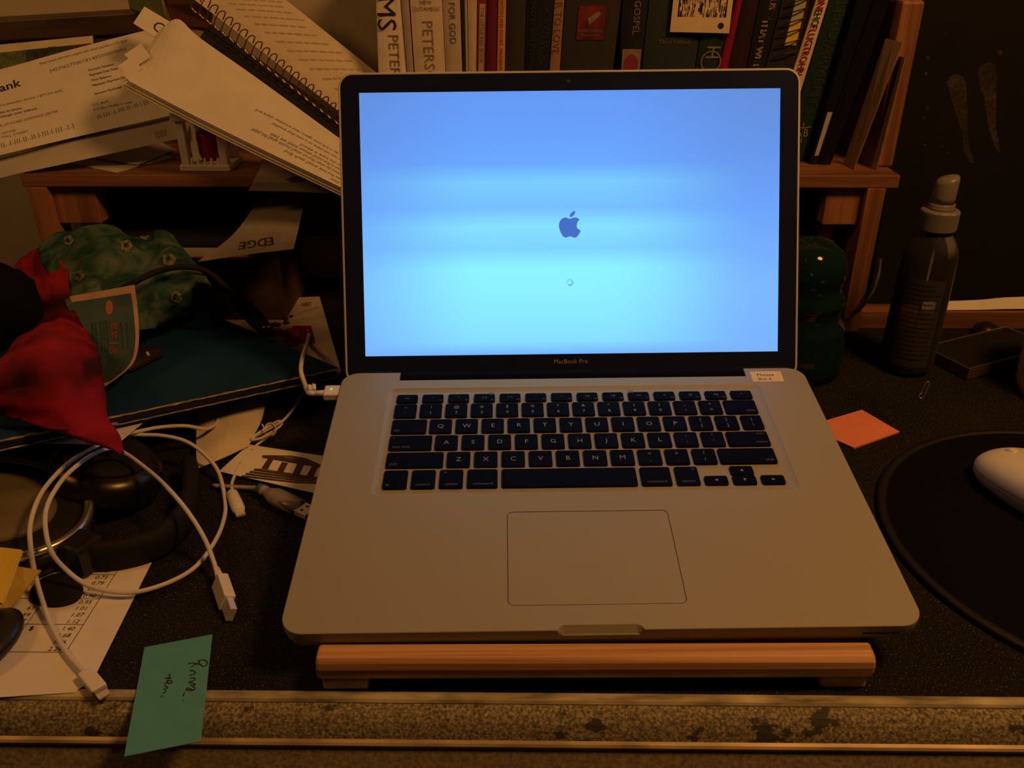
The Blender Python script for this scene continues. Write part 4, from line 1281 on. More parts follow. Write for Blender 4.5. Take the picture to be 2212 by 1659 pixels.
# index tab card with a letter, and two books lying behind
tabp = [on_y(312, 14, 0.560), on_y(376, 52, 0.555), on_y(352, 92, 0.535), on_y(288, 50, 0.540)]
tc_ = thing('index_card', 'small white index card lettered with a capital, above the page sheaf', 'card', tabp[3])
tg = bilin(tabp, 3, 3)
sheet(tg, 0.0006).build('card', M['paper'], tc_)
grid_text(MB(), tg, 'C', 326, 62, 347, 74, 22).build('lettering', M['ink'], tc_)
slab4('red_booklet', 'dark red booklet behind the index card', 'book', [on_y(330, -60, 0.640), on_y(470, -30, 0.630), on_y(450, 62, 0.575), on_y(372, 50, 0.580)], 0.004, mat('dark_red_cover', (0.06, 0.02, 0.016), 0.7), None)
slab4('green_booklet', 'dull green booklet at the end of the dark ledge', 'book', [on_y(265, -50, 0.620), on_y(335, -60, 0.610), on_y(352, 40, 0.585), on_y(280, 18, 0.595)], 0.003, mat('dull_green_cover', (0.07, 0.10, 0.04), 0.7), None)

# flyer drooping over the shelf edge -----------------------------------
fr = [[on_z(575, 330, SZT + 0.0016), on_z(660, 330, SZT + 0.0016), on_z(760, 330, SZT + 0.0016)],
      [on_z(562, 366, SZT + 0.0030), on_z(650, 368, SZT + 0.0035), on_z(755, 372, SZT + 0.0030)],
      [on_y(536, 412, 0.482), on_y(640, 414, 0.480), on_y(755, 420, 0.481)]]
for p in fr[1]: p.y = 0.4895
fg = smooth_grid(fr, 4, 4)
fl = thing('flyer', 'pale flyer with a dark smudge drooping over the shelf edge', 'paper', fr[1][1])
sheet(fg, 0.0003).build('sheet', mat('dull_flyer_paper', (0.34, 0.31, 0.29), 0.9), fl)
gm = grid_map(fg, 0.0003)
s, t_ = inv_grid(fg, 640, 388)
mb = MB()
mb.add([gm(s + 0.09 * math.cos(2 * math.pi * k / 14) * (1 + 0.3 * math.sin(3 * k)), t_ + 0.06 * math.sin(2 * math.pi * k / 14)) for k in range(14)], [list(range(14))])
mb.build('dark_print', mat('purple_print', (0.07, 0.04, 0.05), 0.8), fl)

# ================================================================== UNDER THE SHELF
bx = thing('storage_box', 'dark brown box under the left part of the shelf', 'box', (-0.40, 0.56, 0))
MB().box((-0.515, 0.505, 0.0), (-0.305, 0.605, 0.078), bevel=0.001).build('body', M['box_brown'], bx)
MB().box((-0.518, 0.502, 0.078), (-0.302, 0.608, 0.0835), bevel=0.001).build('lid', M['box_brown'], bx)
bn = thing('black_notebook', 'black wire-bound notebook lying on the box under the shelf', 'notebook', (-0.40, 0.55, 0.084))
zn = 0.0842
c_ = [on_z(500, 545, zn), on_z(375, 555, zn)]
q = [Vector((-0.478, 0.596, 0)), Vector((-0.305, 0.596, 0)), Vector((-0.318, 0.478, 0)), Vector((-0.468, 0.478, 0))]
def slabz(mb, q, z0, z1):
    return mb.hexa([Vector((p.x, p.y, z0)) for p in q[::-1]] + [Vector((p.x, p.y, z1)) for p in q[::-1]])
slabz(MB(), q, zn, zn + 0.0015).build('back_cover', M['red_plain'], bn)
qi = [p.lerp(sum(q, Vector()) / 4, 0.015) for p in q]
slabz(MB(), qi, zn + 0.0015, zn + 0.0125).build('pages', M['paper_grey'], bn)
slabz(MB(), q, zn + 0.0125, zn + 0.0145).build('front_cover', M['navy_card'], bn)
for k in range(14):
    p = q[3].lerp(q[0], 0.10 + 0.06 * k) + Vector((0, 0, zn + 0.007))
    MB().tube([p + Vector((0.006 * math.cos(2 * math.pi * j / 12) - 0.001, 0, 0.0088 * math.sin(2 * math.pi * j / 12))) for j in range(12)], 0.0006, 5, closed=True).build('wire_ring', M['black_plastic'], bn)
er = [[on_y(560, 428, 0.530), on_y(610, 425, 0.530), on_y(660, 425, 0.528)],
      [on_y(505, 505, 0.474), on_y(580, 490, 0.474), on_y(648, 480, 0.476)],
      [on_y(425, 566, 0.447), on_y(540, 549, 0.452), on_y(634, 538, 0.458)]]
eg = smooth_grid(er, 5, 5)
e_ = thing('newsletter', 'folded newsletter with upside-down block capitals under the shelf', 'paper', er[2][1])
sheet(eg, 0.0004).build('sheet', mat('dull_newsprint', (0.27, 0.25, 0.235), 0.9), e_)
grid_text(MB(), eg, 'EDGE', 590, 512, 518, 524, 17, bold=1.5).build('lettering', M['ink'], e_)
# leaflet lying on the desk
lq = [(470, 652), (690, 640), (737, 802), (500, 820)]
lp = [on_z(u, v, 0.004) for u, v in lq]
lg = bilin(lp, 6, 6)
lf = thing('fruit_leaflet', 'white leaflet with pink fruit print lying behind the teal folder', 'leaflet', lp[2])
sheet(lg, 0.003).build('sheet', mat('leaflet_paper', (0.62, 0.56, 0.52), 0.7), lf)
gm = grid_map(lg, 0.0003)
def blob(name, m, cu, cv, ru, rv, n=14, eps=0.0003):
    mb = MB(); gme = grid_map(lg, eps)
    mb.add([gme(*inv_grid(lg, cu + ru * math.cos(2 * math.pi * k / n), cv + rv * math.sin(2 * math.pi * k / n))) for k in range(n)], [list(range(n))])
    return mb.build(name, m, lf)
pink = mat('pink_print', (0.42, 0.09, 0.11), 0.7); mag = mat('magenta_print', (0.26, 0.01, 0.05), 0.7); brn = mat('maroon_print', (0.10, 0.03, 0.03), 0.7)
mb = MB(); mb.add([gm(*inv_grid(lg, u, v)) for u, v in ((632, 704), (672, 704), (681, 742), (625, 744))], [(0, 1, 2, 3)]); mb.build('magenta_panel', mag, lf)
grid_text(MB(), lg, 'evite', 662, 712, 666, 740, 9, eps=0.0005).build('lettering', mat('pale_pink_print', (0.55, 0.30, 0.32), 0.7), lf)
blob('fruit_print', pink, 630, 721, 19, 12, eps=0.0007); blob('fruit_print', pink, 600, 718, 13, 9, eps=0.0005); blob('fruit_print', pink, 628, 742, 15, 8, eps=0.0009)
for cu, cv, ru, rv in ((590, 678, 9, 6), (600, 684, 6, 4), (617, 690, 7, 4), (618, 698, 8, 4), (595, 702, 14, 5), (629, 684, 5, 3)):
    blob('berry_print', brn, cu, cv, ru, rv, 8, eps=0.0006)
grid_text(MB(), lg, 'MARKET', 652, 663, 674, 660, 8).build('small_print', brn, lf); grid_text(MB(), lg, '_____', 648, 675, 690, 662, 6).build('underline_print', brn, lf)
slab4('red_card', 'thin dark red card behind the leaflet', 'card', [on_z(500, 637, 0.0052), on_z(612, 634, 0.0052), on_z(617, 646, 0.0052), on_z(505, 651, 0.0052)], 0.001, mat('dark_red_card', (0.14, 0.02, 0.02), 0.7), None)
# ================================================================== LEFT CLUTTER ON THE DESK
# teal folder -----------------------------------------------------------
FR = on_z(733, 795, 0.030); FF = on_z(0, 950, 0.070); FB = on_z(400, 655, 0.020)
FN = (FF - FR).cross(FB - FR).normalized()
if FN.z < 0: FN = -FN
def on_f(u, v, h=0.0):
    return on_plane(u, v, FR + FN * h, FN)
e1 = (FF - FR).normalized(); e2 = FN.cross(e1)
if e2.y < 0: e2 = -e2
fo = thing('teal_folder', 'dark teal folder with worn cardboard edges lying on the clutter', 'folder', FR)
L1, L2 = 0.330, 0.235
def folder_board(name, h0, h1, d1=0.0, d2=0.0, m='folder'):
    A = FR - e1 * d1 + e2 * 0
    n = 14
    mb = MB()
    q = [A, A + (FB - FR).normalized() * (L2 + d2), A + (FB - FR).normalized() * (L2 + d2) + e1 * L1, A + e1 * L1]
    pts = [p + FN * h0 for p in q] + [p + FN * h1 for p in q]
    mb.add(pts, [(0, 1, 2, 3), (7, 6, 5, 4), (0, 4, 5, 1), (1, 5, 6, 2), (2, 6, 7, 3), (3, 7, 4, 0)])
    return mb.build(name, M[m], fo)
folder_board('top_cover', -0.0022, 0.0)
folder_board('inner_papers', -0.0065, -0.0024, -0.003, -0.01, 'navy_card')
folder_board('bottom_cover', -0.0090, -0.0068)
out = FN.cross(e1)
if out.y > 0: out = -out
for h, w, wob in ((-0.0010, 0.0012, 0.0007), (-0.0079, 0.0008, 0.0005)):
    path = [FR + e1 * (L1 * k / 60) + FN * (h + wob * (noise.noise(Vector((k * 0.9, h * 900, 0))))) + out * (0.0002 + 0.0006 * abs(noise.noise(Vector((k * 1.7, 3.1, 0))))) for k in range(61)]
    MB().tube(path, [w * (0.55 + 0.5 * abs(noise.noise(Vector((k * 0.6, 9.0, h * 500))))) for k in range(61)], 6).build('worn_edge', M['worn_edge'], fo)
tear = FR + e1 * 0.199
MB().hexa([tear + FN * -0.0062, tear + e1 * 0.012 + FN * -0.0062, tear + e1 * 0.012 + out * 0.003 + FN * -0.0060, tear + out * 0.0035 + FN * -0.006,
           tear + FN * -0.0052, tear + e1 * 0.012 + FN * -0.0052, tear + e1 * 0.012 + out * 0.003 + FN * -0.005, tear + out * 0.0035 + FN * -0.005]).build('torn_flap', M['worn_edge'], fo)
# white sheet slid under the folder
w_ = [on_f(-60, 800, -0.012), on_f(420, 820, -0.012), on_f(250, 962, -0.0125), on_f(-60, 950, -0.0125)]
slab4('white_sheet', 'plain white sheet sticking out from under the teal folder', 'paper', w_, 0.0004, M['paper'], None)
# headphones ------------------------------------------------------------
hp = thing('headphones', 'black over-ear headphones with silver rings under the white cable loops', 'headphones', (-0.37, 0.13, 0.0))
def cup(cx, cy, cz, tilt_x, tilt_y, r, core, sx=1.0, rz=0.0):
    mx = Matrix.Translation((cx, cy, cz)) @ Matrix.Rotation(R_(tilt_x), 4, 'X') @ Matrix.Rotation(R_(tilt_y), 4, 'Y') @ Matrix.Rotation(R_(rz), 4, 'Z') @ Matrix.Diagonal((sx, 1, 1, 1))
    MB().lathe([(r * 0.80, -0.018), (r * 0.97, -0.013), (r, -0.004), (r * 0.985, 0.002), (r * 0.90, 0.004)], 48, mx).build('ear_cup', M['black_plastic'], hp, smooth=True)
    ring = [mx @ Vector((r * 0.955 * math.cos(2 * math.pi * k / 64), r * 0.955 * math.sin(2 * math.pi * k / 64), 0.0055)) for k in range(64)]
    MB().tube(ring, 0.0034, 12, closed=True).build('silver_ring', M['brass'], hp, smooth=True)
    MB().lathe([(r * 0.91, 0.0035), (r * 0.84, 0.0060), (r * 0.70, 0.0068), (r * 0.62, 0.0050)], 40, mx).build('ear_pad', M['black_matte'], hp, smooth=True)
    MB().lathe([(r * 0.68, 0.004), (r * 0.64, 0.0085), (r * 0.50, 0.0115), (r * 0.28, 0.0125), (0.001, 0.0130)], 40, mx).build('ear_cushion', M[core], hp, smooth=True)
cup(-0.418, 0.122, 0.0235, 0, 6, 0.057, 'olive', 1.32, -18)
mx = Matrix.Translation((-0.358, 0.176, 0.0210)) @ Matrix.Rotation(R_(-4), 4, 'X') @ Matrix.Rotation(R_(14), 4, 'Y')
M['dark_metal'] = mat('dark_brushed_metal', (0.06, 0.05, 0.036), 0.30, 0.85, 0.1, 40)
MB().lathe([(0.030, -0.016), (0.038, -0.012), (0.041, -0.003), (0.0400, 0.006), (0.0365, 0.0125), (0.030, 0.0155)], 48, mx).build('ear_cup', M['dark_metal'], hp, smooth=True)
MB().lathe([(0.0305, 0.015), (0.029, 0.0180), (0.024, 0.0190), (0.018, 0.0175), (0.001, 0.0165)], 40, mx).build('ear_pad', M['black_matte'], hp, smooth=True)
band = cr([on_z(412, 1010, 0.010), on_z(412, 1060, 0.010), on_z(396, 1120, 0.010), on_z(345, 1172, 0.010), on_z(270, 1198, 0.010), on_z(190, 1205, 0.010), on_z(150, 1195, 0.012)], 6)
mb = MB(); n = len(band)
vs = []; fs_ = []
for i, p in enumerate(band):
    t = (band[min(i + 1, n - 1)] - band[max(i - 1, 0)]).normalized(); s = Vector((t.y, -t.x, 0)).normalized()
    prof = [(-0.0045, 0.0005), (0.0045, 0.0005), (0.0058, 0.006), (0.0058, 0.016), (0.0040, 0.0205), (0.0, 0.0225), (-0.0040, 0.0205), (-0.0058, 0.016), (-0.0058, 0.006)]
    vs += [Vector((p.x, p.y, 0)) + s * a + Vector((0, 0, z)) for a, z in prof]
k_ = len(prof)
for i in range(n - 1):
    for j in range(k_):
        fs_.append((i * k_ + j, (i + 1) * k_ + j, (i + 1) * k_ + (j + 1) % k_, i * k_ + (j + 1) % k_))
fs_ += [list(range(k_)), [(n - 1) * k_ + j for j in range(k_)][::-1]]
mb.add(vs, fs_).build('headband', M['black_matte'], hp, smooth=True)
yk = on_z(170, 1195, 0.012)
MB().box((-0.012, -0.010, 0.0005), (0.014, 0.012, 0.024), Matrix.Translation((yk.x, yk.y, 0)) @ Matrix.Rotation(R_(-25), 4, 'Z'), bevel=0.003).build('hinge_joint', M['black_plastic'], hp)
gp = on_z(322, 1038, 0.004)
MB().box((-0.013, -0.006, 0.0006), (0.013, 0.006, 0.0095), Matrix.Translation((gp.x, gp.y, 0)) @ Matrix.Rotation(R_(50), 4, 'Z'), bevel=0.0025).build('plastic_piece', mat('dark_green_plastic', (0.008, 0.07, 0.02), 0.4), None, label='small dark green plastic piece inside the headphone band', cat='plastic piece')
# table of figures --------------------------------------------------------
ns_ = thing('price_sheet', 'white sheet with a printed table of figures at the desk edge', 'paper', (-0.40, 0.04, 0.0006))
pr_ = [(-0.520, 0.110), (-0.2988, 0.110), (-0.2925, -0.0030), (-0.2945, -0.0100), (-0.2978, -0.0140), (-0.2985, -0.0160), (-0.340, -0.0200), (-0.520, -0.0240)]
MB().prism(pr_[::-1], 0.0008, 0.0012).build('sheet', M['paper'], ns_)
f = lambda a, b: Vector((a, b, 0.0014))
mb = MB()
vals = [('0.67', 87.2), ('0.73', 80.6), ('0.79', 74.8), ('0.84', 69.2), ('0.90', 62.4), ('0.95', 56.6), ('1.01', 50.8), ('1.07', 44.9), ('1.12', 38.9), ('1.40', 32.6), ('1.68', 26.9), ('1.96', 21.3), ('2.24', 15.5)]
for s_, y in vals:
    lettering(mb, s_, f, 0.0048, -0.3215, y * mm, 'RIGHT', shear=0.1)
for s_, y in (('55', 62.4), ('58', 56.6), ('61', 50.8), ('64', 44.9), ('67', 38.9)):
    lettering(mb, s_, f, 0.0048, -0.3555, y * mm, 'RIGHT', shear=0.1)
lettering(mb, '$', f, 0.0050, -0.3500, 32.6 * mm, bold=0.0004)
lettering(mb, '80', f, 0.0048, -0.3585, 32.6 * mm, 'RIGHT', shear=0.1)
for x in (-0.3178, -0.3532):
    mb.add([f(x - 0.0002, 0.0145), f(x + 0.0002, 0.0145), f(x + 0.0002, 0.098), f(x - 0.0002, 0.098)], [(0, 1, 2, 3)])
for y in (0.0850, 0.0612, 0.0378, 0.0145):
    mb.add([f(-0.420, y - 0.00018), f(-0.3178, y - 0.00018), f(-0.3178, y + 0.00018), f(-0.420, y + 0.00018)], [(0, 1, 2, 3)])
mb.build('printed_figures', M['ink'], ns_)
# black oval cap
ov = [on_z(u, v, 0.0016) for u, v in ((66, 1290), (72, 1270), (95, 1252), (125, 1243), (155, 1243), (172, 1250), (180, 1272), (174, 1292), (155, 1305), (122, 1312), (95, 1310), (70, 1302))]
ov = cr(ov, 3, closed=True)
c_ = sum(ov, Vector()) / len(ov)
mb = MB(); n = len(ov)
vs = [p for p in ov] + [Vector((p.x, p.y, 0.0034)) for p in ov] + [Vector((c_.x + (p.x - c_.x) * 0.9, c_.y + (p.y - c_.y) * 0.9, 0.0042)) for p in ov]
fs_ = [(i, (i + 1) % n, n + (i + 1) % n, n + i) for i in range(n)] + [(n + i, n + (i + 1) % n, 2 * n + (i + 1) % n, 2 * n + i) for i in range(n)] + [[2 * n + i for i in range(n)], list(range(n))[::-1]]
mb.add(vs, fs_).build('oval_cap', M['black_matte'], None, label='flat black oval cap lying on the printed table', cat='cap')
# yellow notes
def pad4(name, label, cat, px, z, t, m, group=None):
    pts = [on_z(u, v, zz) for (u, v), zz in zip(px, z)]
    return slab4(name, label, cat, pts, t, m, None, group)
pad4('sticky_note', 'bright yellow sticky note at the left edge above the other yellow one', 'sticky note', [(-90, 1172), (45, 1187), (2, 1302), (-120, 1300)], (0.040, 0.040, 0.024, 0.024), 0.0030, M['yellow'], 'yellow sticky notes')
pad4('sticky_note', 'paler yellow sticky note peeping out beneath the bright one', 'sticky note', [(-40, 1210), (86, 1232), (24, 1312), (-60, 1318)], (0.033, 0.031, 0.013, 0.013), 0.0020, M['yellow_pale'], 'yellow sticky notes')
# black rounded gadget at the left edge
bm = bmesh.new()
bmesh.ops.create_uvsphere(bm, u_segments=28, v_segments=16, radius=1.0)
gc = on_z(-22, 1385, 0.008)
for v in bm.verts:
    x, y, z = v.co
    q = (abs(x) ** 2.5 + abs(y) ** 2.5) ** 0.4 if (x or y) else 0
    v.co = Vector((gc.x + x * 0.0165, gc.y + y * 0.026, 0.0016 + (z * 0.5 + 0.5) * 0.016))
MB().bm(bm).build('rounded_gadget', M['black_plastic'], None, label='smooth black rounded gadget at the lower left edge', cat='gadget', smooth=True)

# red and green cloth ------------------------------------------------------
def cloth(name, m, rows, seed, amp, nu=7, nv=7, t=0.0015, parent=None):
    g = smooth_grid(rows, nu, nv)
    ns = grid_normals(g)
    H, W = len(g), len(g[0])
    for j in range(H):
        for i in range(W):
            p = g[j][i]
            w = math.sin(math.pi * i / (W - 1)) ** 0.5 * 1.0
            q = Vector((p.x * 28 + seed, p.y * 28, p.z * 40))
            d = noise.noise(q) * 0.65 + (1 - abs(noise.noise(q * 1.9 + Vector((seed, 0, 0))))) * 0.5 - 0.3
            g[j][i] = p + ns[j][i] * (amp * d * (0.35 + 0.65 * w))
    sheet(g, t).build(name, m, parent, smooth=True)
    return g
cl = thing('batik_cloth', 'crumpled red and teal floral batik cloth heaped on the folder', 'cloth', on_f(250, 700, 0.0))
G = lambda u, v, h: on_f(u, v, h)
Yc = on_y
green_rows = [
    [Yc(88, 528, .452), Yc(130, 505, .458), Yc(185, 493, .462), Yc(250, 492, .462), Yc(310, 512, .458), Yc(345, 498, .458), Yc(372, 506, .452)],
    [Yc(85, 552, .434), Yc(140, 538, .432), Yc(200, 526, .430), Yc(265, 528, .430), Yc(320, 540, .432), Yc(368, 532, .430), Yc(404, 548, .430)],
    [Yc(105, 592, .414), Yc(160, 585, .406), Yc(220, 572, .402), Yc(280, 572, .402), Yc(330, 580, .404), Yc(388, 568, .406), Yc(434, 580, .408)],
    [Yc(130, 630, .390), Yc(180, 628, .384), Yc(235, 615, .380), Yc(290, 615, .380), Yc(345, 622, .382), Yc(408, 610, .388), Yc(454, 622, .392)],
    [Yc(150, 675, .364), Yc(195, 680, .362), Yc(245, 660, .364), Yc(295, 662, .368), Yc(345, 662, .374), Yc(402, 650, .384), G(440, 650, .010)],
    [Yc(180, 730, .338), Yc(220, 735, .340), Yc(262, 725, .345), G(300, 716, .020), G(340, 702, .014), G(378, 688, .008), G(412, 668, .004)]]
gcl = cloth('teal_part', M['cloth_green'], green_rows, 3.3, 0.0115, parent=cl)
petal = mat('cream_flower_print', (0.15, 0.165, 0.11), 0.9, 0, 0.6, 220)
for fu, fv, fr_ in ((273, 533, 13), (312, 510, 10), (366, 562, 14), (172, 596, 12), (381, 641, 11), (150, 520, 11)):
    for r_, m_, e_, n_ in ((fr_, petal, 0.0009, 20), (fr_ * 0.34, M['ink'], 0.0024, 10)):
        gmf = grid_map(gcl, e_)
        ctr = gmf(*inv_grid(gcl, fu, fv))
        rim = [gmf(*inv_grid(gcl, fu + r_ * (1 + 0.10 * math.cos(5 * 2 * math.pi * k / n_)) * math.cos(2 * math.pi * k / n_), fv + r_ * (1 + 0.10 * math.cos(5 * 2 * math.pi * k / n_)) * math.sin(2 * math.pi * k / n_))) for k in range(n_)]
        MB().add([ctr] + rim, [(0, 1 + k, 1 + (k + 1) % n_) for k in range(n_)]).build('flower_print' if m_ is petal else 'flower_centre', m_, cl)
red_rows = [
    [Yc(30, 575, .444), Yc(55, 552, .450), Yc(82, 535, .452), Yc(112, 524, .452)],
    [Yc(48, 604, .424), Yc(75, 592, .424), Yc(105, 580, .420), Yc(140, 578, .414)],
    [Yc(72, 640, .400), Yc(92, 638, .394), Yc(118, 628, .390), Yc(150, 628, .386)],
    [Yc(62, 700, .370), Yc(95, 690, .364), Yc(138, 682, .358), Yc(176, 690, .354)],
    [G(-10, 790, .040), G(60, 762, .052), G(140, 752, .054), G(214, 768, .040)],
    [G(-50, 868, .022), G(45, 842, .032), G(135, 838, .036), G(226, 846, .022)],
    [G(-50, 890, .012), G(75, 908, .014), G(160, 925, .014), G(232, 902, .010)],
    [G(110, 925, .008), G(175, 945, .010), G(220, 955, .011), G(258, 938, .008)],
    [G(205, 958, .002), G(232, 970, .003), G(252, 979, .004), G(267, 974, .004)]]
cloth('red_part', M['cloth_red'], red_rows, 8.1, 0.0095, parent=cl)
# black bundle at the left
bm = bmesh.new()
bmesh.ops.create_uvsphere(bm, u_segments=36, v_segments=22, radius=1.0)
bc = on_y(-32, 676, 0.340)
for v in bm.verts:
    n0 = v.co.copy()
    k = 1 + 0.16 * noise.noise(n0 * 1.7 + Vector((4, 1, 0))) + 0.06 * noise.noise(n0 * 5)
    v.co = bc + Vector((n0.x * 0.052 * k, n0.y * 0.040 * k, n0.z * (0.050 if n0.z > 0 else 0.026) * k))
MB().bm(bm).build('black_bundle', M['black_cloth'], None, label='bundled black knit cloth at the left edge beside the red cloth', cat='cloth', smooth=True)
# swing tag ------------------------------------------------------------------
tr = [[Yc(150, 640, .340), Yc(220, 628, .340), Yc(290, 615, .342)],
      [Yc(172, 690, .325), Yc(235, 684, .325), Yc(298, 678, .327)],
      [Yc(200, 750, .296), Yc(250, 748, .296), Yc(299, 742, .297)],
      [Yc(205, 800, .270), Yc(245, 796, .271), Yc(284, 788, .272)],
      [G(200, 838, .020), G(215, 837, .020), G(228, 832, .020)]]
tgd = smooth_grid(tr, 6, 6)
tg_ = thing('swing_tag', 'blue swing tag with pale border and red lettering on the cloth', 'tag', tr[4][2])
sheet(tgd, 0.0006).build('card', mat('tag_border_card', (0.50, 0.35, 0.24), 0.7), tg_)
gm = grid_map(tgd, 0.0004)
mb = MB()
N = 60
vs = []; fs_ = []
for j in range(N + 1):
    for i in range(25):
        t = 0.085 + (0.93 - 0.085) * j / N
        s = 0.0 + (0.90 - 0.0) * i / 24
        vs.append(gm(s, t))
for j in range(N):
    for i in range(24):
        a = j * 25 + i
        fs_.append((a, a + 25, a + 26, a + 1))
mb.add(vs, fs_).build('blue_print', mat('tag_blue_print', (0.035, 0.085, 0.10), 0.6, 0, 0.4, 30), tg_)
mb = MB(); gm2 = grid_map(tgd, 0.0004)
s0, t0_ = inv_grid(tgd, 237, 665)
mb.add([grid_map(tgd, 0.0008)(*inv_grid(tgd, 237 + 8 * math.cos(2 * math.pi * k / 16), 665 + 16 * math.sin(2 * math.pi * k / 16))) for k in range(16)], [list(range(16))])
mb.build('orange_oval', mat('tag_orange_print', (0.42, 0.14, 0.03), 0.6), tg_)
grid_text(MB(), tgd, 'S1aa', 251, 768, 252, 697, 15, eps=0.0008, bold=1.0).build('lettering', mat('tag_red_print', (0.26, 0.05, 0.04), 0.6), tg_)
mb = MB()
for du in (-38, -32, -22, -16, -10, 22, 34):
    grid_text(mb, tgd, 'comfort fit swim and beach wear', 244 + du, 765 - abs(du) * 0.3, 240 + du, 690 + abs(du) * 0.2, 3.5, eps=0.0008)
mb.build('small_print', mat('tag_dark_print', (0.02, 0.03, 0.035), 0.6), tg_)
# dark brown metal case on the folder
kc = thing('metal_case', 'dark brown metal case lying on the teal folder by the tag', 'case', on_f(310, 785, 0.0))
q = [on_f(272, 768, .001), on_f(348, 757, .001), on_f(353, 772, .001), on_f(280, 808, .001)]
mb = MB().hexa(q[::-1] + [p + FN * 0.006 for p in q[::-1]])
me = mb.mesh('body'); bm = bmesh.new(); bm.from_mesh(me)
bmesh.ops.bevel(bm, geom=list(bm.edges), offset=0.0022, segments=3, profile=0.5, affect='EDGES'); bmesh.ops.recalc_face_normals(bm, faces=bm.faces)
bpy.data.meshes.remove(me)
MB().bm(bm).build('body', mat('dark_brown_metal', (0.07, 0.045, 0.022), 0.35, 0.5, 0.2, 40), kc, smooth=True)
for u, v in ((318, 762), (320, 766)):
    p = on_f(u, v, 0.0072)
    MB().lathe([(0.0016, 0.0), (0.0012, 0.0010), (0.0003, 0.0014)], 10, Matrix.Translation(p - FN * 0.0004)).build('rivet', M['metal'], kc)
# black cable with plug
bk = thing('black_cable', 'black cable ending in a long black plug on the folder', 'cable', on_f(500, 660, 0.0))
pth = cr([Yc(200, 655, .352), Yc(285, 612, .352), Yc(335, 588, .368), Yc(385, 577, .385), Yc(430, 580, .395), Yc(462, 597, .398), Yc(490, 622, .398), G(512, 646, .030)], 6)
MB().tube(pth, 0.0028, 10).build('cord', M['black_matte'], bk, smooth=True)
a, b_ = G(505, 638, .028), G(568, 706, .012)
d = b_ - a
MB().tube([a + d * k for k in (-0.12, 0.0, 0.12, 0.3, 0.6, 0.85, 1.0)], [0.0030, 0.0040, 0.0068, 0.0086, 0.0098, 0.0090, 0.0078], 14, flat=0.62).build('plug_body', M['black_matte'], bk, smooth=True)
a2 = b_; b2 = G(582, 722, .009)
dd = (b2 - a2).normalized(); sd = dd.cross(FN).normalized()
mb = MB(); w, h = 0.0062, 0.0030
mb.hexa([a2 - sd * w - FN * h, a2 + sd * w - FN * h, b2 + sd * w - FN * h, b2 - sd * w - FN * h, a2 - sd * w + FN * h, a2 + sd * w + FN * h, b2 + sd * w + FN * h, b2 - sd * w + FN * h])
mb.build('plug_tip', M['black_plastic'], bk)
for k in (-0.5, 0.3):
    p = a2.lerp(b2, 0.45) + sd * w * k + FN * (h + 0.0001)
    MB().box((-0.0012, -0.0012, 0), (0.0012, 0.0012, 0.0005), Matrix.Translation(p)).build('contact', M['metal'], bk)

# cream paper curling out beneath the folder ---------------------------------
cr_rows = [[on_z(432, 868, .014), on_z(505, 865, .013), on_z(574, 862, .010)],
           [on_z(424, 935, .010), on_z(490, 930, .012), on_z(566, 905, .006)],
           [on_z(425, 1012, .0060), on_z(480, 990, .0055), on_z(537, 963, .0048)]]
cgr = smooth_grid(cr_rows, 5, 5)
sheet(cgr, 0.0004).build('curled_paper', M['paper_warm'], None, label='blank cream paper curling out from under the folder', cat='paper')
# card with a columned building ------------------------------------------------
tz = 0.0030
tcard = [on_z(537, 960, tz), on_z(537, 960, tz) + (on_z(700, 985, tz) - on_z(537, 960, tz)) * 1.25, None, on_z(473, 1018, tz)]
tcard[2] = tcard[3] + (on_z(680, 1065, tz) - tcard[3]) * 1.18
tcd = thing('building_card', 'white card printed with a dark columned building, beside the laptop', 'card', tcard[3])
sheet(bilin(tcard, 2, 2), 0.0004).build('card', M['paper'], tcd)
P8 = lambda x, y: on_z(360 + x / 5.185, 840 + y / 5.185, tz + 0.0003)
bd = mat('dark_plum_print', (0.075, 0.045, 0.050), 0.7, 0, 0.25, 200); bl = mat('lighter_plum_print', (0.20, 0.13, 0.12), 0.7, 0, 0.2, 200)
MB().add([P8(*q) for q in ((1070, 745), (1110, 742), (1700, 845), (1725, 850), (1705, 880), (1070, 770))], [(0, 1, 2, 3, 4, 5)]).build('entablature', bd, tcd)
MB().add([P8(*q) for q in ((1110, 742), (1385, 745), (1560, 775), (1722, 845))], [(0, 1, 2, 3)]).build('roof', bd, tcd)
MB().add([P8(x, y) + Vector((0, 0, 0.0001)) for x, y in ((1270, 752), (1385, 748), (1450, 785), (1380, 790))], [(0, 1, 2, 3)]).build('roof_highlight', bl, tcd)
for q in (((1135, 780), (1195, 790), (1130, 905), (1060, 890)), ((1290, 820), (1360, 830), (1300, 945), (1235, 925)), ((1465, 832), (1535, 850), (1475, 980), (1405, 960)), ((1625, 870), (1690, 880), (1640, 985), (1570, 970))):
    MB().add([P8(*p) for p in q], [(0, 1, 2, 3)]).build('column', bd, tcd)
MB().add([P8(x, y) - Vector((0, 0, 0.0001)) for x, y in ((1060, 890), (1680, 985), (1560, 1000), (985, 892))], [(0, 1, 2, 3)]).build('floor_print', bl, tcd)
for k in range(4):
    y = 893 + k * 24; x = 985 - k * 46
    q = [(x, y), (1430 + 10 * k, y + 68 + 2 * k), (1685 - 5 * k, y + 92 - 4 * k), (1685 - 5 * k, y + 108 - 4 * k), (1430 + 10 * k, y + 90), (x - 18, y + 20)]
    MB().add([P8(a, b_) for a, b_ in q], [list(range(6))]).build('step', bd, tcd)

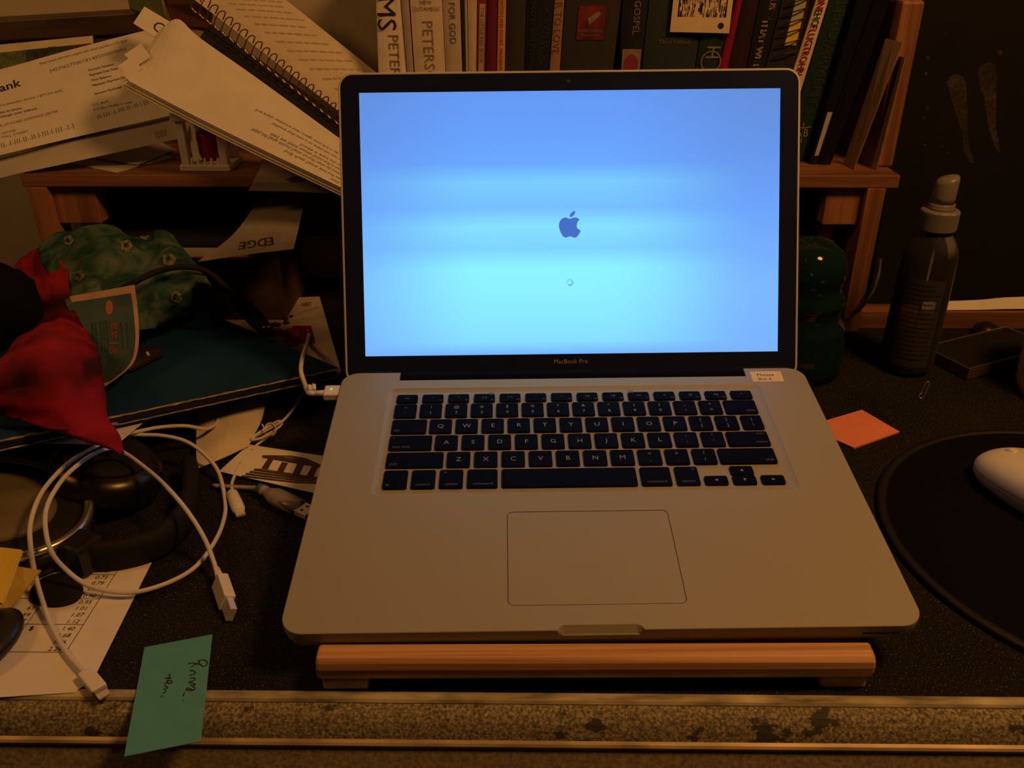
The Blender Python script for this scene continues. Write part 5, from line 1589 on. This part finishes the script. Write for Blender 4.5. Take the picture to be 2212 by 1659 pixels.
# cables at the laptop's left -------------------------------------------------
mg = thing('charging_cable', 'white charging cable with lit green light plugged into the laptop', 'cable', on_z(716, 860, 0.0))
mz = 0.0525
a = on_z(733, 846, mz); 
LX = ML @ Vector((1, 0, 0)); LY = ML @ Vector((0, 1, 0)); LZ = ML @ Vector((0, 0, 1))
side = LAPM @ Vector((-182.2 * mm, 233.5 * mm, -4.6 * mm))
PM = Matrix(((LX.x, LY.x, LZ.x, side.x), (LX.y, LY.y, LZ.y, side.y), (LX.z, LY.z, LZ.z, side.z), (0, 0, 0, 1)))
MB().box((-0.0125, -0.0062, -0.0030), (0.0, 0.0066, 0.0030), PM, bevel=0.0010).build('plug', M['white_plastic'], mg)
MB().lathe([(0.0010, 0.0), (0.0008, 0.0003)], 12, PM @ Matrix.Translation((-0.0068, 0.001, 0.0030))).build('status_light', M['led'], mg, label='small lit green light')
MB().tube([PM @ Vector((x, 0, 0)) for x in (-0.0125, -0.016, -0.021)], [0.0024, 0.0022, 0.0020], 12).build('strain_relief', M['white_cable'], mg, smooth=True)
s0 = PM @ Vector((-0.020, 0, 0))
cpath = cr([s0, s0 + Vector((-0.005, 0.001, 0.000)), on_z(658, 828, 0.055), on_z(650, 800, 0.058), on_z(654, 770, 0.052), on_f(660, 752, 0.004), on_f(664, 740, -0.012), on_z(668, 722, 0.008)], 6)
MB().tube(cpath, 0.0019, 10).build('cord', M['white_cable'], mg, smooth=True)
for dx in (0.0, 0.005):
    p = PM @ Vector((-0.0245 + dx * 0.6, 0.003 + dx * 0.2, 0.0015))
    MB().box((-0.0016, -0.003, -0.0025), (0.0016, 0.004, 0.0025), Matrix.Translation(p) @ Matrix.Rotation(R_(25), 4, 'Y') @ Matrix.Rotation(R_(15), 4, 'Z'), bevel=0.0008).build('cord_clip', M['white_cable'], mg)
# twisted bundle
tb = thing('bundled_cable', 'thin white cable tied in a small bundle behind the building card', 'cable', on_z(580, 930, 0.0))
def dz(u, v, z): return on_z(u, v, z)
pth = [dz(668, 815, .010), dz(650, 855, .006), dz(636, 880, .0045), dz(612, 908, .006), dz(590, 922, .008), dz(560, 938, .0075), dz(543, 948, .005), dz(548, 953, .0035), dz(575, 940, .0035), dz(600, 925, .0035), dz(609, 914, .004), dz(600, 910, .008), dz(575, 925, .010), dz(550, 942, .008), dz(545, 950, .006), dz(570, 945, .0065), dz(590, 935, .0035), dz(570, 950, .0032), dz(553, 963, .0034), dz(545, 972, .0034)]
MB().tube(cr(pth, 5), 0.0012, 8).build('cord', M['white_cable'], tb, smooth=True)
p = dz(584, 928, 0.007)
MB().tube([p + Vector((0.0008 * math.cos(a_) * 6, 0.0045 * math.sin(a_) * 0.6, 0.0048 * math.sin(a_))) for a_ in [2 * math.pi * k / 16 for k in range(16)]], 0.0007, 6, closed=True).build('tie', M['white_plastic'], tb)
MB().tube([dz(577, 931, .012), dz(570, 924, .014), dz(566, 916, .015)], 0.0006, 6).build('tie_end', M['white_plastic'], tb)
# small white micro plug
mp = thing('micro_plug_cable', 'short white cable with micro plug below the building card', 'cable', on_z(508, 1090, 0))
MB().tube(cr([dz(520, 1000, .0020), dz(502, 1040, .0022), dz(502, 1062, .004)], 5), 0.0013, 8).build('cord', M['white_cable'], mp, smooth=True)
a, b_ = dz(500, 1062, .0050), dz(517, 1104, .0050)
MB().tube([a + (b_ - a) * k for k in (0, 0.08, 0.5, 0.9, 1.0)], [0.0030, 0.0042, 0.0048, 0.0048, 0.0040], 14, flat=0.8).build('plug_body', M['white_plastic'], mp, smooth=True)
d = (b_ - a).normalized()
sx_ = d.cross(Vector((0, 0, 1))).normalized()
TM = Matrix(((d.x, sx_.x, 0, b_.x), (d.y, sx_.y, 0, b_.y), (d.z, sx_.z, 1, b_.z), (0, 0, 0, 1)))
MB().box((-0.001, -0.0034, -0.0010), (0.0062, 0.0034, 0.0010), TM, bevel=0.0003).build('metal_tip', M['metal'], mp)
# clear plug
cp = thing('clear_plug_cable', 'cable with a see-through plug lying beside the laptop', 'cable', on_z(610, 1080, 0))
a, b_ = dz(575, 1062, .0068), dz(648, 1098, .0062)
d = (b_ - a).normalized(); sx_ = d.cross(Vector((0, 0, 1))).normalized(); zz = sx_.cross(d)
TM = Matrix(((d.x, sx_.x, zz.x, a.x), (d.y, sx_.y, zz.y, a.y), (d.z, sx_.z, zz.z, a.z), (0, 0, 0, 1)))
L = (b_ - a).length
MB().tube([TM @ Vector((x, 0, 0)) for x in (-0.004, 0.0, 0.004, 0.010, L * 0.6, L * 0.95, L)], [0.0034, 0.0038, 0.0056, 0.0080, 0.0084, 0.0080, 0.0066], 16, flat=0.66).build('plug_body', M['clear_plug'], cp, smooth=True)
MB().box((0.004, -0.0042, -0.0022), (L + 0.001, 0.0042, 0.0022), TM, bevel=0.001).build('inner_core', M['grey_plastic'], cp)
MB().tube([TM @ Vector((x, 0, 0)) for x in (-0.008, -0.0042)], 0.0040, 12).build('blue_collar', mat('blue_plastic', (0.03, 0.16, 0.26), 0.4), cp, smooth=True)
MB().tube([TM @ Vector((x, 0, 0)) for x in (-0.0042, -0.0005)], 0.0043, 12).build('grey_collar', M['grey_plastic'], cp, smooth=True)
MB().tube(cr([TM @ Vector((-0.0078, 0, 0)), TM @ Vector((-0.016, 0.001, -0.0025)), TM @ Vector((-0.030, 0.006, -0.0045)), TM @ Vector((-0.045, 0.014, -0.0048))], 4), [0.0018] * 13, 10).build('cord', M['grey_plastic'], cp, smooth=True)
MB().box((L, -0.0060, -0.0022), (L + 0.012, 0.0060, 0.0022), TM, bevel=0.0003).build('metal_shell', M['metal'], cp)
for k in (-0.0027, 0.0027):
    MB().box((L + 0.004, k - 0.0009, 0.0022), (L + 0.0062, k + 0.0009, 0.00235), TM).build('contact_hole', M['dark_gap'], cp)

# long white cable --------------------------------------------------------------
lc = thing('white_usb_cable', 'long white cable looped over the headphones with two plugs', 'cable', on_z(270, 1280, 0))
raw = [(190, 1462, .0048), (165, 1436, .0042), (140, 1405, .004), (106, 1340, .005), (78, 1250, .014), (66, 1180, .034), (66, 1130, .044), (84, 1075, .050), (115, 1032, .050), (155, 995, .050), (205, 965, .050),
       (250, 946, .046), (290, 934, .040), (345, 923, .034), (400, 920, .028), (447, 926, .020), (470, 905, .012), (440, 872, .008), (380, 868, .010), (310, 890, .020), (268, 918, .034), (252, 935, .043)]
raw2 = [(300, 939, .036), (350, 941, .032), (400, 953, .026), (440, 980, .018), (472, 1020, .008), (486, 1080, .0030), (484, 1120, .0030), (465, 1168, .0060), (425, 1222, .0042), (370, 1256, .0042), (300, 1278, .0060), (240, 1278, .0070), (185, 1262, .0090), (140, 1228, .018), (110, 1190, .032), (98, 1140, .043), (100, 1100, .050), (118, 1060, .055), (150, 1020, .057), (200, 982, .056), (240, 968, .052), (268, 978, .044),
        (300, 1000, .042), (350, 1042, .038), (400, 1098, .033), (440, 1160, .020), (462, 1215, .0115), (470, 1246, .0090)]
cpts = [on_z(u, v, z) for u, v, z in raw + raw2]
full = cr(cpts, 6)
MB().tube(full, 0.00155, 10).build('cord', M['white_cable'], lc, smooth=True)
# flat reversible plug
a = on_z(184, 1453, .0048); b_ = on_z(216, 1492, .0048)
d = (b_ - a).normalized(); sx_ = d.cross(Vector((0, 0, 1))).normalized(); zz = sx_.cross(d)
TM = Matrix(((d.x, sx_.x, zz.x, a.x), (d.y, sx_.y, zz.y, a.y), (d.z, sx_.z, zz.z, a.z), (0, 0, 0, 1)))
L = (b_ - a).length
fp = MB().box((0, -0.0044, -0.0028), (L, 0.0044, 0.0028), TM, bevel=0.0012, seg=3).build('flat_plug', M['white_plastic'], lc)
MB().box((L - 0.0002, -0.0036, -0.0022), (L + 0.0016, 0.0036, 0.0022), TM, bevel=0.0005).build('plug_collar', M['grey_plastic'], fp)
MB().box((L + 0.0016, -0.0033, -0.0009), (L + 0.0064, 0.0033, 0.0009), TM, bevel=0.0005).build('metal_tip', M['metal'], fp)
# rectangular plug standing on edge
a = on_z(468, 1228, .0092); e_ = on_z(476, 1250, .0085); b_ = on_z(493, 1300, .0078)
MB().tube([a, a.lerp(e_, 0.5), e_], [0.0019, 0.0023, 0.0023], 12).build('strain_relief', M['white_cable'], lc, smooth=True)
d = (b_ - e_).normalized(); zz0 = (Vector((0.55, -0.15, 0.82))).normalized()
sx_ = d.cross(zz0).normalized(); zz = sx_.cross(d)
TM = Matrix(((d.x, sx_.x, zz.x, e_.x), (d.y, sx_.y, zz.y, e_.y), (d.z, sx_.z, zz.z, e_.z), (0, 0, 0, 1)))
L = (b_ - e_).length
up_ = MB().box((0, -0.0037, -0.0070), (L, 0.0037, 0.0046), TM, bevel=0.0006).build('rectangular_plug', M['white_plastic'], lc)
MB().box((L, -0.0022, -0.0060), (L + 0.0115, 0.0022, 0.0036), TM, bevel=0.0003).build('metal_shell', M['metal'], up_)

# mint note --------------------------------------------------------------------
mn = thing('sticky_note', 'mint green sticky note with handwriting overhanging the desk edge', 'sticky note', on_z(365, 1385, 0.001))
q = [on_z(312, 1398, 0.0010), on_z(459, 1370, 0.0010), on_z(434, 1601, 0.0030), on_z(268, 1634, 0.0034)]
mgd = bilin(q, 4, 4)
sheet(mgd, 0.0003).build('paper', M['mint'], mn)
gm = grid_map(mgd, 0.0002)
def hand(strokes, w=0.0085):
    mb = MB()
    for st_ in strokes:
        pts = [inv_grid(mgd, 240 + x / 4.366, 1160 + y / 4.366) for x, y in st_]
        # widen strokes in sheet space
        ps = cr([Vector((s, t, 0)) for s, t in pts], 5)
        vs = []
        for i, p in enumerate(ps):
            t = ps[min(i + 1, len(ps) - 1)] - ps[max(i - 1, 0)]
            t = Vector((t.x, t.y * 2.0, 0)).normalized()
            n = Vector((-t.y, t.x * 0.5, 0)) * w
            vs += [gm(p.x + n.x, p.y + n.y), gm(p.x - n.x, p.y - n.y)]
        mb.add(vs, [(2 * i, 2 * i + 1, 2 * i + 3, 2 * i + 2) for i in range(len(ps) - 1)])
    return mb
hand([[(822, 1168), (835, 1190), (815, 1200), (775, 1190), (725, 1195)],
      [(822, 1168), (870, 1160), (905, 1180), (900, 1210), (870, 1222), (840, 1205), (815, 1195), (790, 1205), (755, 1228)],
      [(740, 1260), (770, 1262), (792, 1275), (785, 1295), (750, 1305), (738, 1310)],
      [(745, 1335), (785, 1330), (790, 1350), (760, 1360), (735, 1372), (785, 1385), (790, 1400), (745, 1400)],
      [(770, 1412), (792, 1430), (775, 1445), (725, 1425), (710, 1440), (745, 1450), (775, 1447)],
      [(700, 1465), (680, 1490), (685, 1502)], [(675, 1538), (682, 1545)],
      [(550, 1290), (553, 1318), (545, 1330)], [(505, 1332), (545, 1330), (570, 1338)],
      [(545, 1332), (530, 1370), (555, 1385), (575, 1370), (555, 1355), (520, 1372), (508, 1395)],
      [(505, 1405), (535, 1420), (520, 1432), (490, 1440)], [(520, 1445), (505, 1470), (490, 1475)], [(470, 1500), (485, 1507)]]).build('handwriting', M['ink'], mn)

# ================================================================== RIGHT SIDE
# coral note
q = [on_z(1740, 921, 0.0018), on_z(1862, 885, 0.0018), on_z(1943, 932, 0.0026), on_z(1845, 967, 0.0020)]
slab4('sticky_note', 'bright coral orange sticky note beside the laptop', 'sticky note', q, 0.0016, M['coral'], None, None, 3, 3)
# mouse pad
pc_ = Vector((0.3651, 0.1259, 0))
mpd = thing('mouse_pad', 'round black mouse pad to the right of the laptop', 'mouse pad', pc_)
PMX = Matrix.Translation(pc_)
MB().lathe([(0.150, 0.0002), (0.1528, 0.0006), (0.1530, 0.0022), (0.1515, 0.0030), (0.1465, 0.0031), (0.1455, 0.0027), (0.142, 0.0026), (0.001, 0.0026)], 96, PMX).build('pad', M['pad_cloth'], mpd)
MB().tube([PMX @ Vector((0.1490 * math.cos(2 * math.pi * k / 96), 0.1490 * math.sin(2 * math.pi * k / 96), 0.0026)) for k in range(96)], 0.0036, 10, closed=True, flat=0.55).build('stitched_rim', mat('black_rim_binding', (0.006, 0.0055, 0.005), 0.6, 0, 0.2, 300), mpd, smooth=True)
# mouse
MX = Matrix.Translation((0.3420, 0.1690, 0.0034)) @ Matrix.Rotation(R_(27), 4, 'Z')
ms = thing('computer_mouse', 'white computer mouse with grey underside on the round pad', 'mouse', None, matrix=MX)
def mouse_half(z_lo, z_hi, top):
    mb = MB()
    n, rings = 48, 12
    hw, hl, ht = 0.0305, 0.0560, 0.0330
    split = 0.0125
    vs = []; fs_ = []
    for j in range(rings + 1):
        t = j / rings
        if top:
            a = t * math.pi / 2
            k = math.cos(a) ** 0.62; z = split + 0.0006 + (ht - split) * math.sin(a) ** 0.9
        else:
            k = 0.80 + 0.20 * math.sin(t * math.pi / 2) ** 0.8 - (0.012 if j == rings else 0); z = split * t
        for i in range(n):
            b = 2 * math.pi * i / n
            cx, sy = math.cos(b), math.sin(b)
            x = math.copysign(abs(cx) ** 0.85, cx) * hw * k
            y = math.copysign(abs(sy) ** 0.90, sy) * hl * k
            # lower towards the nose (+y)
            zz = z if not top else split + 0.0006 + (z - split - 0.0006) * (1 - 0.20 * (y / hl))
            drop = 0.0045 * max(0, y / hl) ** 2
            vs.append((x, y, max(0.0, zz - (drop if zz > 0.004 else 0))))
    for j in range(rings):
        for i in range(n):
            fs_.append((j * n + i, j * n + (i + 1) % n, (j + 1) * n + (i + 1) % n, (j + 1) * n + i))
    fs_.append(list(range(n))[::-1]); fs_.append([rings * n + i for i in range(n)])
    return mb.add(vs, fs_)
mouse_half(0, 0, True).build('top_shell', M['mouse_white'], ms, local=True, smooth=True)
mouse_half(0, 0, False).build('underside', M['mouse_grey'], ms, local=True, smooth=True)
WM = Matrix.Translation((0.000, 0.0330, 0.0238)) @ Matrix.Rotation(R_(90), 4, 'Y')
MB().lathe([(0.0045, -0.003), (0.0060, -0.0022), (0.0062, 0.0), (0.0060, 0.0022), (0.0045, 0.003)], 24, WM).build('scroll_wheel', M['white_plastic'], ms, local=True, smooth=True)
# glass insulator
ins = thing('glass_insulator', 'dark teal glass telegraph insulator half hidden behind the screen', 'insulator', (0.221, 0.402, 0))
IM = Matrix.Translation((0.2190, 0.4020, 0))
prof = [(0.0400, 0.0025), (0.0440, 0.0030), (0.0448, 0.010), (0.0440, 0.034), (0.0418, 0.040), (0.0425, 0.046), (0.0415, 0.050), (0.0360, 0.056), (0.0352, 0.066), (0.0375, 0.071), (0.0378, 0.076), (0.0355, 0.080), (0.0330, 0.086), (0.0332, 0.094), (0.0350, 0.099), (0.0340, 0.110), (0.0290, 0.121), (0.0190, 0.129), (0.0080, 0.132), (0.0003, 0.1325)]
MB().lathe(prof, 56, IM).build('glass_body', M['teal_glass'], ins, smooth=True)
inner = [(0.0300, 0.0030), (0.0290, 0.030), (0.0200, 0.060), (0.0160, 0.100), (0.0003, 0.108)]
MB().lathe(inner, 40, IM).build('inner_bore', M['teal_glass'], ins, smooth=True)
mb = MB()
for k in range(32):
    a = 2 * math.pi * k / 32
    bm = bmesh.new(); bmesh.ops.create_icosphere(bm, subdivisions=1, radius=0.0019)
    mb.bm(bm, IM @ Matrix.Translation((0.0425 * math.cos(a), 0.0425 * math.sin(a), 0.0019)))
mb.build('rim_beads', clear_mat('pale_teal_glass', (0.35, 0.55, 0.55), 0.1, 0.7), ins, smooth=True)
# grey cord from behind the shelf leg
MB().tube(cr([on_y(1902, 560, 0.500), on_y(1898, 592, 0.484), on_y(1884, 632, 0.474), on_y(1856, 668, 0.464), on_y(1822, 690, 0.455), on_z(1796, 705, 0.0026), on_z(1770, 716, 0.0026)], 6), 0.0017, 10).build('grey_cord', mat('dark_grey_cord', (0.06, 0.06, 0.06), 0.5), None, label='thin grey cord curving in front of the right shelf leg', cat='cord', smooth=True)
# spray bottle
BC = Vector((0.3290, 0.4020, 0))
bt_ = thing('spray_bottle', 'clear plastic spray bottle with taupe pump top beside the shelf', 'bottle', BC)
BM = Matrix.Translation(BC)
po = [(0.0005, 0.0010), (0.0190, 0.0006), (0.0225, 0.0020), (0.0243, 0.0060), (0.0245, 0.0120), (0.0245, 0.1090), (0.0240, 0.1160), (0.0222, 0.1240), (0.0186, 0.1315), (0.0145, 0.1370), (0.0118, 0.1405), (0.0118, 0.1450)]
pi_ = [(r - 0.0010 if r > 0.002 else r, z + (0.0010 if z < 0.01 else -0.0002)) for r, z in po]
MB().lathe(po + pi_[::-1], 48, BM, caps=False).build('bottle_body', M['clear_plastic'], bt_, smooth=True)
# label wrapped on the left front
mb = MB(); vs = []; fs_ = []
n = 20
for j, z in enumerate((0.012, 0.100)):
    for i in range(n + 1):
        a = R_(165 + (292 - 165) * i / n)
        vs.append(BM @ Vector((0.02475 * math.cos(a), 0.02475 * math.sin(a), z)))
fs_ = [(i, i + 1, n + 2 + i, n + 1 + i) for i in range(n)]
mb.add(vs, fs_)
lab = mb.build('label', M['clear_label'], bt_, smooth=True)
mb = MB()
for r in range(17):
    z = 0.094 - r * 0.0046
    a = 215.0
    end = 286 - random.random() * 18
    while a < end:
        w = random.uniform(3, 9)
        q = []
        for aa, zz in ((a, z), (a + w, z), (a + w, z + 0.0013), (a, z + 0.0013)):
            q.append(BM @ Vector((0.02500 * math.cos(R_(aa)), 0.02500 * math.sin(R_(aa)), zz)))
        mb.add(q, [(0, 1, 2, 3)])
        a += w + 1.6
mb.build('label_print', mat('label_ink', (0.02, 0.018, 0.016), 0.8), bt_)
MB().tube([BM @ Vector((0.002, 0, z)) for z in (0.006, 0.14)], 0.0016, 8).build('dip_tube', mat('milky_tube', (0.40, 0.39, 0.37), 0.4), bt_)
# ribbed collar
nr = 72
def collar():
    mb = MB(); vs = []; fs_ = []
    lv = [(0.0155, 0.1412), (0.0163, 0.1420), (0.0163, 0.1580), (0.0155, 0.1592), (0.0125, 0.1600)]
    for r, z in lv:
        for k in range(nr * 2):
            rr = r + (0.00035 if (k % 2 == 0 and 0.1415 < z < 0.1585) else 0)
            a = 2 * math.pi * k / (nr * 2)
            vs.append(BM @ Vector((rr * math.cos(a), rr * math.sin(a), z)))
    N = nr * 2
    for i in range(len(lv) - 1):
        for k in range(N):
            fs_.append((i * N + k, i * N + (k + 1) % N, (i + 1) * N + (k + 1) % N, (i + 1) * N + k))
    fs_.append(list(range(N))[::-1]); fs_.append([(len(lv) - 1) * N + k for k in range(N)])
    return mb.add(vs, fs_)
collar().build('ribbed_collar', M['cap_grey'], bt_)
MB().lathe([(0.0125, 0.1598), (0.0118, 0.1616), (0.0112, 0.1628), (0.0112, 0.1650), (0.0102, 0.1656)], 32, BM).build('pump_base', M['cap_grey'], bt_, smooth=True)
mb = MB(); vs = []; fs_ = []
n = 32
lv = [(0.0103, 0.1654, 0), (0.0101, 0.1710, 0), (0.0097, 0.1845, 1), (0.0086, 0.1874, 1), (0.0050, 0.1886, 1), (0.0003, 0.1888, 1)]
for r, z, sl in lv:
    for k in range(n):
        a = 2 * math.pi * k / n
        x, y = r * math.cos(a), r * math.sin(a)
        vs.append(BM @ Vector((x + 0.0004 * sl, y, z + sl * (0.30 * x))))
for i in range(len(lv) - 1):
    for k in range(n):
        fs_.append((i * n + k, i * n + (k + 1) % n, (i + 1) * n + (k + 1) % n, (i + 1) * n + k))
fs_.append(list(range(n))[::-1])
mb.add(vs, fs_).build('pump_head', M['cap_grey'], bt_, smooth=True)
# chalkboard on a wooden ledge
ch = thing('chalkboard', 'black chalkboard with faint chalk smudges standing at the right', 'chalkboard', (0.55, 0.53, 0.0))
MB().box((0.3135, 0.4955, 0.0), (0.86, 0.540, 0.0205), bevel=0.0012).build('wooden_ledge', M['shelf_wood'], ch)
BY0, BY1 = 0.5160, 0.5300
bdm = MB().hexa([(0.330, BY0, 0.0206), (0.86, BY0, 0.0206), (0.86, BY0 + 0.012, 0.0206), (0.330, BY0 + 0.012, 0.0206), (0.330, BY1 + 0.03, 0.46), (0.86, BY1 + 0.03, 0.46), (0.86, BY1 + 0.042, 0.46), (0.330, BY1 + 0.042, 0.46)])
bdm.build('board', M['chalkboard'], ch)
bn_ = Vector((0, -(0.46 - 0.0206), BY1 + 0.03 - BY0)).normalized()
def on_b(u, v): return on_plane(u, v, Vector((0.5, BY0, 0.0206)) + bn_ * 0.0003, bn_)
B7 = lambda x, y: on_b(1900 + x / 4.1475, y / 4.1475)
for poly in ([(605, 740), (625, 690), (680, 660), (740, 680), (775, 740), (780, 860), (790, 1000), (790, 1130), (800, 1300), (850, 1470), (800, 1450), (755, 1350), (740, 1200), (690, 1030), (640, 880)],
             [(880, 650), (910, 585), (980, 560), (1040, 580), (1055, 700), (1045, 850), (1040, 1000), (1045, 1150), (1085, 1380), (1055, 1360), (1000, 1230), (960, 1060), (940, 900), (895, 760)]):
    MB().add([B7(*q) for q in poly], [list(range(len(poly)))]).build('chalk_smudge', M['chalk'], ch)
mb = MB()
for x, y, r in ((430, 520, 22), (420, 660, 18), (430, 970, 24), (405, 1055, 16), (380, 1230, 12), (405, 1300, 12), (350, 1435, 10), (580, 300, 12), (1080, 470, 26), (560, 1310, 14), (610, 1370, 14)):
    mb.add([B7(x + r * math.cos(2 * math.pi * k / 8) * random.uniform(0.5, 1.2), y + r * math.sin(2 * math.pi * k / 8) * random.uniform(0.5, 1.2)) for k in range(8)], [list(range(8))])
mb.build('chalk_marks', M['chalk'], ch)
# white paper strip on the ledge
pr2 = [[on_y(1990, 652, 0.512), on_y(2110, 648, 0.512), on_y(2212, 641, 0.512), on_y(2520, 640, 0.512)],
       [on_y(1990, 672, 0.4975), on_y(2110, 669, 0.4975), on_y(2212, 667, 0.4975), on_y(2520, 667, 0.4975)]]
for p in pr2[1]: p.z = max(p.z, 0.0215)
sheet(smooth_grid(pr2, 4, 3), 0.0006).build('white_strip', M['paper'], None, label='white paper strip lying on the chalkboard ledge', cat='paper')
# flat black box with metal rim
F = Vector((0.3775, 0.3745, 0)); ang = math.atan2(0.032, 0.068)
TMX = Matrix.Translation(F) @ Matrix.Rotation(ang, 4, 'Z')
tx = thing('flat_black_box', 'flat box with black top and thin metal rim behind the mouse', 'box', None, matrix=TMX)
MB().box((0, 0, 0.0004), (0.118, 0.056, 0.0115), bevel=0.0012).build('body', mat('olive_brown_side', (0.10, 0.075, 0.045), 0.5, 0.2, 0.1), tx, local=True)
rm = MB()
for lo, hi in (((0, 0, 0.0115), (0.118, 0.0018, 0.0128)), ((0, 0.0542, 0.0115), (0.118, 0.056, 0.0128)), ((0, 0.0018, 0.0115), (0.0018, 0.0542, 0.0128)), ((0.1162, 0.0018, 0.0115), (0.118, 0.0542, 0.0128))):
    rm.box(lo, hi)
rm.build('metal_rim', M['brass'], tx, local=True)
MB().box((0.002, 0.002, 0.0115), (0.116, 0.054, 0.0122)).build('black_top', M['black_matte'], tx, local=True)
# dark knob resting at the rear
kp = on_z(2115, 712, 0.0)
MB().lathe([(0.013, 0.0003), (0.014, 0.004), (0.012, 0.010), (0.006, 0.0135), (0.0003, 0.014)], 24, Matrix.Translation((0.4440, 0.4800, 0))).build('dark_knob', M['black_plastic'], None, label='small black knob behind the flat black box', cat='knob', smooth=True)
# mug at the right edge
mgx = Matrix.Translation((0.4520, 0.3480, 0))
mugt = thing('mustard_mug', 'mustard coloured mug just entering at the right edge', 'mug', (0.452, 0.348, 0))
MB().lathe([(0.030, 0.0005), (0.036, 0.002), (0.0395, 0.012), (0.041, 0.05), (0.041, 0.092), (0.0395, 0.0935), (0.0380, 0.092), (0.038, 0.05), (0.036, 0.012), (0.0005, 0.006)], 48, mgx).build('body', M['mustard'], mugt, smooth=True)
MB().tube(cr([mgx @ Vector((0.040, 0, 0.078)), mgx @ Vector((0.060, 0, 0.076)), mgx @ Vector((0.066, 0, 0.052)), mgx @ Vector((0.058, 0, 0.028)), mgx @ Vector((0.040, 0, 0.022))], 6), 0.0045, 10).build('handle', M['mustard'], mugt, smooth=True)
# paper clip
cz = 0.0008
pcp = [on_z(u, v, cz) for u, v in ((1996, 836), (1990, 848), (1984, 856), (1988, 860), (1995, 857), (2002, 842), (2008, 828), (2004, 825), (1998, 829), (1993, 842), (1990, 851))]
MB().tube(cr(pcp, 5), 0.00055, 6).build('paper_clip', M['steel_wire'], None, label='small steel paper clip in front of the spray bottle', cat='paper clip', smooth=True)
bpy.context.view_layer.update()
